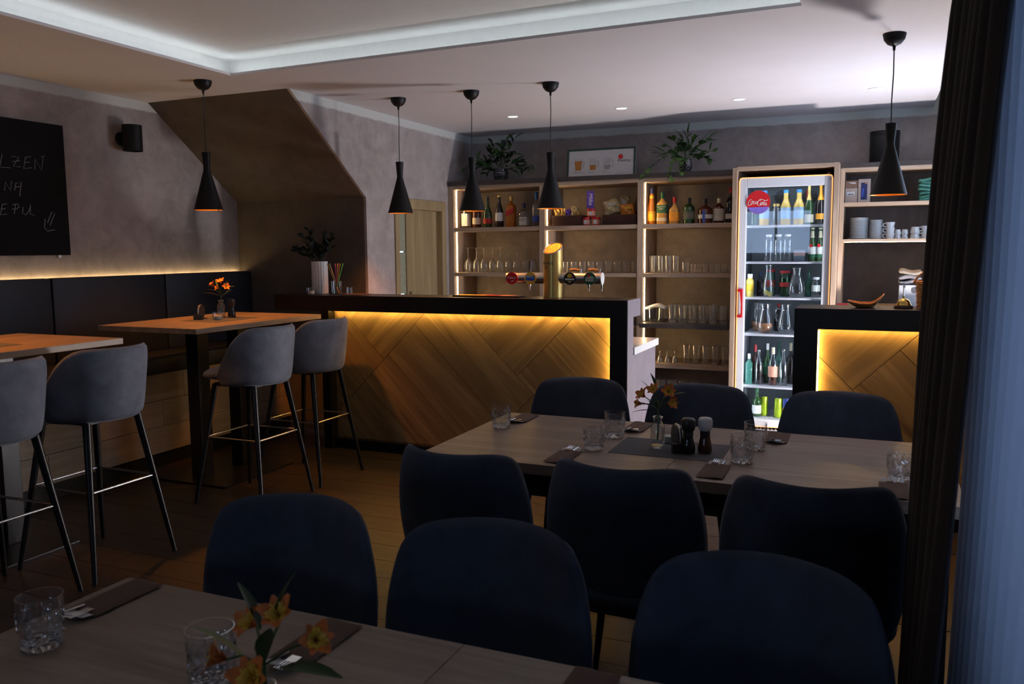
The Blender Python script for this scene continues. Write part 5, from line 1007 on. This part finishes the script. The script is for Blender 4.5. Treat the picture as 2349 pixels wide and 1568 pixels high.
# ================================================================== table settings
k = NT('cut_glass'); k.n.remove(k.p)
vv = k.coords((1, 1, 1)); w1 = k.add('ShaderNodeTexVoronoi'); w1.inputs['Scale'].default_value = 55; k.link(vv, w1.inputs['Vector'])
bp_ = k.add('ShaderNodeBump'); bp_.inputs['Strength'].default_value = 0.9; bp_.inputs['Distance'].default_value = 0.006; k.link(w1.outputs['Distance'], bp_.inputs['Height'])
tr2 = k.add('ShaderNodeBsdfTransparent'); tr2.inputs[0].default_value = (0.93, 0.95, 0.97, 1); gl2 = k.add('ShaderNodeBsdfGlossy'); gl2.inputs['Roughness'].default_value = 0.04; k.link(bp_.outputs[0], gl2.inputs['Normal'])
lw = k.add('ShaderNodeLayerWeight'); lw.inputs[0].default_value = 0.5; k.link(bp_.outputs[0], lw.inputs['Normal']); mr = k.add('ShaderNodeMapRange'); mr.inputs[3].default_value = 0.10; mr.inputs[4].default_value = 0.85; k.link(lw.outputs['Facing'], mr.inputs[0])
mx = k.add('ShaderNodeMixShader'); k.link(mr.outputs[0], mx.inputs[0]); k.link(tr2.outputs[0], mx.inputs[1]); k.link(gl2.outputs[0], mx.inputs[2]); k.link(mx.outputs[0], k.out.inputs[0])
k = NT('glass_base'); k.n.remove(k.p); g3 = k.add('ShaderNodeBsdfGlass'); g3.inputs['IOR'].default_value = 1.5; g3.inputs['Roughness'].default_value = 0.02
vv = k.coords((1, 1, 1)); w1 = k.add('ShaderNodeTexVoronoi'); w1.inputs['Scale'].default_value = 70; k.link(vv, w1.inputs['Vector']); bp_ = k.add('ShaderNodeBump'); bp_.inputs['Strength'].default_value = 1.0; bp_.inputs['Distance'].default_value = 0.01; k.link(w1.outputs['Distance'], bp_.inputs['Height']); k.link(bp_.outputs[0], g3.inputs['Normal']); k.link(g3.outputs[0], k.out.inputs[0])
def tumbler(loc, label):
    t = thing('tumbler', label, 'glass', loc, group='cut glass tumblers on the dining tables')
    MB().shell([(0.037, 0.014), (0.0385, 0.02), (0.0415, 0.078)], 36).build('cut_wall', 'cut_glass', t, 60)
    MB().shell([(0.0415, 0.078), (0.042, 0.101), (0.0398, 0.101), (0.0392, 0.078)], 36).build('lip', 'glass_thin', t, 60)
    MB().lathe([(0.0, 0.0), (0.034, 0.0), (0.037, 0.004), (0.0375, 0.014), (0.0, 0.016)], 36).build('base', 'glass_base', t, 60)
    for j in range(14):
        a = 2*PI*j/14; s = 1 if j % 2 else -1
        MB().tube([(0.0405*math.cos(a), 0.0405*math.sin(a), 0.028), (0.0425*math.cos(a+s*0.35), 0.0425*math.sin(a+s*0.35), 0.074)], 0.0011, 4).build('cut', 'glass_base', t, 60)
    return t
Z2 = 0.7502
tm = tumbler((-1.449, 3.217, Z2), 'cut glass tumbler at the far left corner of the long table')
for (x, y), lb in (((-0.947, 3.215), 'cut glass tumbler left of the flowers, in the far row'), ((-0.959, 2.984), 'cut glass tumbler left of the grey mat, in the near row'), ((-0.398, 3.206), 'cut glass tumbler right of the mills, in the far row'), ((-0.414, 2.988), 'cut glass tumbler right of the mills, in the near row'), ((0.093, 2.963), 'cut glass tumbler at the curtain end of the long table'), ((-1.449, 1.057), 'cut glass tumbler at the bottom left of the picture'), ((-1.045, 1.075), 'cut glass tumbler just left of the foreground flowers')):
    clone(tm, (x, y, Z2), random.uniform(0, 6), lb)
def pouch(loc, rz, label):
    t = thing('cutlery_pouch', label, 'cutlery pouch', loc, rz, group='brown cutlery pouches on the tables')
    def sh(u, v): return (u*0.043, v*0.092, 0.0045+0.0015*math.sin(3*u)), (0, 0, 1)
    MB().pillow(sh, 6, 8, 0.009, 8).build('sleeve', 'pouch_brown', t, 40)
    MB().add([(-0.036, 0.088, 0.006), (0.030, 0.088, 0.006), (0.034, 0.118, 0.012), (0.0, 0.124, 0.016), (-0.034, 0.112, 0.009), (-0.034, 0.112, 0.0075), (0.0, 0.124, 0.0145), (0.034, 0.118, 0.0105)], [(0, 1, 2, 3, 4), (4, 3, 6, 5), (3, 2, 7, 6)]).build('napkin', 'paper_white', t)
    for i in range(4): MB().tube([(-0.020+0.006*i, 0.095, 0.010), (-0.020+0.006*i, 0.132, 0.013)], 0.0013, 5).build('fork_tine', 'chrome', t, 60)
    MB().box(-0.022, 0.0, 0.075, 0.098, 0.008, 0.011).build('fork_root', 'chrome', t); MB().tube([(0.014, 0.07, 0.010), (0.018, 0.120, 0.013)], [0.004, 0.003], 8).build('knife_end', 'chrome', t, 60)
    return t
pc = pouch((-1.430, 3.425, Z2), PI, 'cutlery pouch beside the tumbler at the far left corner')
for (x, y), rz, lb in (((-0.905, 3.425), PI, 'cutlery pouch at the far side, left of the flowers'), ((-0.340, 3.425), PI, 'cutlery pouch at the far side, in front of the fridge'), ((-1.024, 2.815), 0.0, 'cutlery pouch at the near side, left of the middle chair'), ((-0.482, 2.815), 0.0, 'cutlery pouch at the near side, below the mills'), ((0.071, 2.790), 0.0, 'cutlery pouch at the curtain end of the long table'), ((-1.500, 1.275), PI, 'cutlery pouch on the foreground table behind its tumbler'), ((-0.965, 1.270), PI, 'cutlery pouch on the foreground table right of the flowers'), ((-0.43, 1.275), PI, 'cutlery pouch at the bottom edge right on the foreground table')):
    clone(pc, (x, y, Z2), rz, lb)
tag(MB().box(-0.205, 0.205, -0.138, 0.138, 0, 0.0015).build('placemat', 'mat_grey', None, None, (-0.69, 3.088, Z2)), 'dark grey placemat under the flowers and mills', 'placemat')
tag(MB().box(-0.16, 0.16, -0.20, 0.20, 0, 0.0015).build('placemat', 'mat_grey', None, None, (-4.07, 4.42, 1.0502)), 'dark placemat on the high table with flowers', 'placemat')
tag(MB().box(-0.16, 0.16, -0.20, 0.20, 0, 0.0015).build('placemat', 'mat_grey', None, None, (-4.07, 2.66, 1.0502)), 'dark placemat on the high table at the picture edge', 'placemat')
def mill(loc, top, body, label):
    t = thing('pepper_mill', label, 'mill', loc, group='salt and pepper mills')
    MB().lathe([(0.0, 0.0), (0.024, 0.0), (0.0265, 0.006), (0.0265, 0.022), (0.022, 0.042), (0.0185, 0.058), (0.018, 0.066), (0.0, 0.066)], 28).build('jar', body, t, 60)
    MB().lathe([(0.0275, 0.0), (0.0275, 0.006), (0.0, 0.006)], 24).build('foot_ring', 'glass_bottle', t, 60); MB().lathe([(0.0185, 0.064), (0.0188, 0.084), (0.0, 0.084)], 24).build('collar', 'cap_black', t, 40)
    MB().lathe([(0.018, 0.082), (0.024, 0.090), (0.0265, 0.106), (0.026, 0.122), (0.021, 0.130), (0.0, 0.132)], 28).build('head', top, t, 60)
mill((-0.616, 3.040, 0.752), 'cap_black', 'liq_dark', 'black pepper mill on the grey placemat'); mill((-0.560, 3.072, 0.752), 'plastic_white', 'liq_rum', 'white headed mill on the grey placemat'); mill((-4.083, 4.548, 1.052), 'cap_black', 'liq_dark', 'black pepper mill on the high table')
def stand(loc, rz, label, box=True):
    t = thing('coaster_stand', label, 'stand', loc, rz, group='round coaster stands')
    MB().lathe([(0.0, -0.009), (0.048, -0.009), (0.048, 0.009), (0.0, 0.009)], 36, tf=lambda p: (p[2], p[0], p[1]+0.050)).build('disc', 'dark_board', t, 40); MB().tube([(0.0, 0.0485*math.cos(a), 0.050+0.0485*math.sin(a)) for a in [2*PI*i/36 for i in range(37)]], 0.003, 6, False).build('steel_rim', 'steel', t, 60)
    MB().box(-0.03, 0.03, -0.06, -0.03, 0.0, 0.036, 0.003).build('holder', 'cap_black', t); MB().tube([(0.03, -0.04, 0.006), (0.03, 0.03, 0.004), (0.0, 0.05, 0.004)], 0.003, 6).build('wire_foot', 'chrome', t, 60)
stand((-0.665, 3.072, 0.752), 0.5, 'round black coaster stand on the grey placemat'); stand((-4.18, 4.36, 1.052), 0.4, 'round coaster stand with small box on the high table')
candle(-0.715, 3.19, 0.752, 'tealight glass behind the coaster stand on the long table'); candle(-4.042, 4.369, 1.052, 'tealight glass on the high table')
# alstroemeria in small bottles
def bloom_mesh(name, mat, R):
    m = MB()
    for i in range(6):
        a = 2*PI*i/6; L = R*(1.0 if i % 2 else 0.9); w = R*(0.40 if i % 2 else 0.30); vs = []; n = 4
        for j in range(n+1):
            s = j/n; rr = L*s*(0.45+0.35*s); z = L*(1.15*s-0.35*s*s); ww = w*math.sin(PI*(0.12+0.80*s))
            for q in (-1, 0, 1):
                x = rr; y = q*ww/1.2; vs.append((x*math.cos(a)-y*math.sin(a), x*math.sin(a)+y*math.cos(a), z+abs(q)*ww*0.25))
        m.add(vs, [(3*j+c, 3*j+c+1, 3*j+c+4, 3*j+c+3) for j in range(n) for c in (0, 1)])
    return m.mesh(name, mat, 180)
bo_, by_ = bloom_mesh('bloom', 'petal_orange', 0.036), bloom_mesh('bloom', 'petal_yellow', 0.026)
sm_ = MB()
for i in range(5): sm_.tube([(0, 0, 0.004), (0.012*math.cos(i*1.26), 0.012*math.sin(i*1.26), 0.030)], 0.0011, 4)
stam = sm_.mesh('stamens', 'petal_yellow', 180); fl = [leaf_mesh('leaf', 0.085, 0.022, 'leaf_green', 0.3, 0.25), leaf_mesh('leaf', 0.07, 0.026, 'leaf_green', 0.3, 0.1)]
def flowers(loc, label, blooms, leaves, H=0.118, R=0.027):
    t = thing('flower_vase', label, 'flower vase', loc, group='orange flowers in small bottles')
    MB().shell([(0.0, 0.004), (R*0.92, 0.0), (R, 0.006), (R, H*0.70), (R*0.62, H*0.84), (R*0.55, H*0.92), (R*0.66, H)], 28).build('bottle', 'glass_bottle', t, 60)
    MB().lathe([(0.0, 0.001), (R*0.9, 0.001), (R*0.9, 0.010), (0.0, 0.010)], 24).build('bottle_base', 'glass_bottle', t, 60); MB().tube([(R*0.62*math.cos(a), R*0.62*math.sin(a), H) for a in [2*PI*i/24 for i in range(25)]], 0.003, 6, False).build('bottle_lip', 'glass_bottle', t, 60)
    MB().tube([(0, 0, 0.03), (0.002, 0, H*0.7), (0, 0, H+0.06)], 0.0035, 6).build('stem', 'stem_green', t, 60)
    for x, y, z, tx, ty2, tz, sc in blooms:
        MB().tube([(0, 0, H+0.03), (x*0.6, y*0.6, (H+0.03+z)/2+0.01), (x, y, z)], 0.002, 5).build('stem', 'stem_green', t, 60)
        q = Vector((tx, ty2, tz)).to_track_quat('Z', 'Y').to_euler(); o = obj('bloom', bo_, t, (x, y, z), q); o.scale = (sc, sc, sc)
        o2 = obj('inner_petals', by_, o, (0, 0, 0.003), (0, 0, 0.5)); o2.scale = (0.95, 0.95, 1.0); obj('stamens', stam, o)
    for x, y, z, dx, dy, dz, sc in leaves:
        o = obj('leaf', fl[0], t, (x, y, z), aim((dx, dy, dz), 0.2)); o.scale = (sc, sc, sc)
FB = [(-0.045, -0.02, 0.195, -0.5, -0.6, 0.6, 1.0), (-0.010, -0.01, 0.215, -0.2, -0.7, 0.6, 0.95), (0.042, -0.02, 0.215, 0.3, -0.8, 0.5, 1.05), (-0.060, -0.01, 0.165, -0.8, -0.4, 0.2, 0.85), (0.052, -0.02, 0.180, 0.6, -0.7, 0.1, 0.85)]
FLV = [(-0.01, 0, 0.225, -0.1, -0.1, 1.0, 0.75), (-0.025, 0, 0.21, -0.5, 0, 0.9, 0.7), (0.02, 0, 0.19, 0.5, 0, 0.9, 0.9), (-0.01, 0, 0.14, -0.9, -0.2, 0.15, 1.0), (-0.01, 0, 0.15, -0.8, -0.3, 0.5, 1.0), (0.05, 0, 0.20, 0.8, 0, 0.5, 0.6), (0.01, 0, 0.15, 0.4, -0.3, 0.6, 0.8), (0.0, 0, 0.15, -0.3, -0.5, 0.6, 0.8)]
flowers((-0.741, 3.086, 0.752), 'orange flowers in a clear bottle on the grey placemat', FB, FLV)
flowers((-4.154, 4.525, 1.052), 'bright orange flowers in a clear bottle on the high table', [(-0.045, -0.01, 0.215, -0.4, -0.5, 0.7, 1.1), (0.012, 0.0, 0.235, 0.1, -0.5, 0.8, 1.1), (0.05, 0.0, 0.205, 0.6, -0.5, 0.5, 1.0), (-0.02, 0.01, 0.20, -0.2, -0.7, 0.4, 0.9)], [(-0.01, 0, 0.15, -0.85, -0.5, 0.45, 1.3), (0.0, 0, 0.17, -0.9, -0.3, 0.5, 1.2), (0.02, 0, 0.15, 0.6, 0.1, 0.5, 1.0), (0.03, 0, 0.19, 0.8, 0.2, 0.5, 1.0), (0.01, 0, 0.14, 0.3, 0.3, 0.6, 1.0), (-0.02, 0, 0.20, -0.3, 0.1, 1.0, 0.8), (0.03, 0, 0.21, 0.4, 0.2, 1.0, 0.8)])
flowers((-0.805, 0.93, Z2), 'orange flowers in a clear bottle on the foreground table', [(-0.035, 0.03, 0.190, -0.3, -0.7, 0.6, 0.95), (0.020, 0.02, 0.215, 0.1, -0.6, 0.7, 1.0), (0.070, 0.03, 0.185, 0.6, -0.5, 0.5, 0.95), (0.015, -0.03, 0.145, 0.1, -0.8, 0.5, 1.15), (-0.060, -0.01, 0.150, -0.7, -0.5, 0.3, 0.95)], [(0.01, 0.02, 0.20, 0.15, 0.0, 1.0, 1.1), (-0.02, 0.02, 0.19, -0.4, 0.1, 1.0, 0.9), (0.0, 0.0, 0.15, 0.3, -0.3, 0.9, 1.2), (-0.02, 0.0, 0.14, -0.5, -0.3, 0.8, 1.3), (0.03, 0, 0.15, 0.9, 0.0, 0.25, 1.2), (0.0, -0.02, 0.11, -0.9, -0.4, 0.0, 1.4), (0.02, -0.02, 0.11, 0.7, -0.6, 0.0, 1.3), (-0.01, -0.02, 0.12, -0.3, -0.9, 0.1, 1.2)])
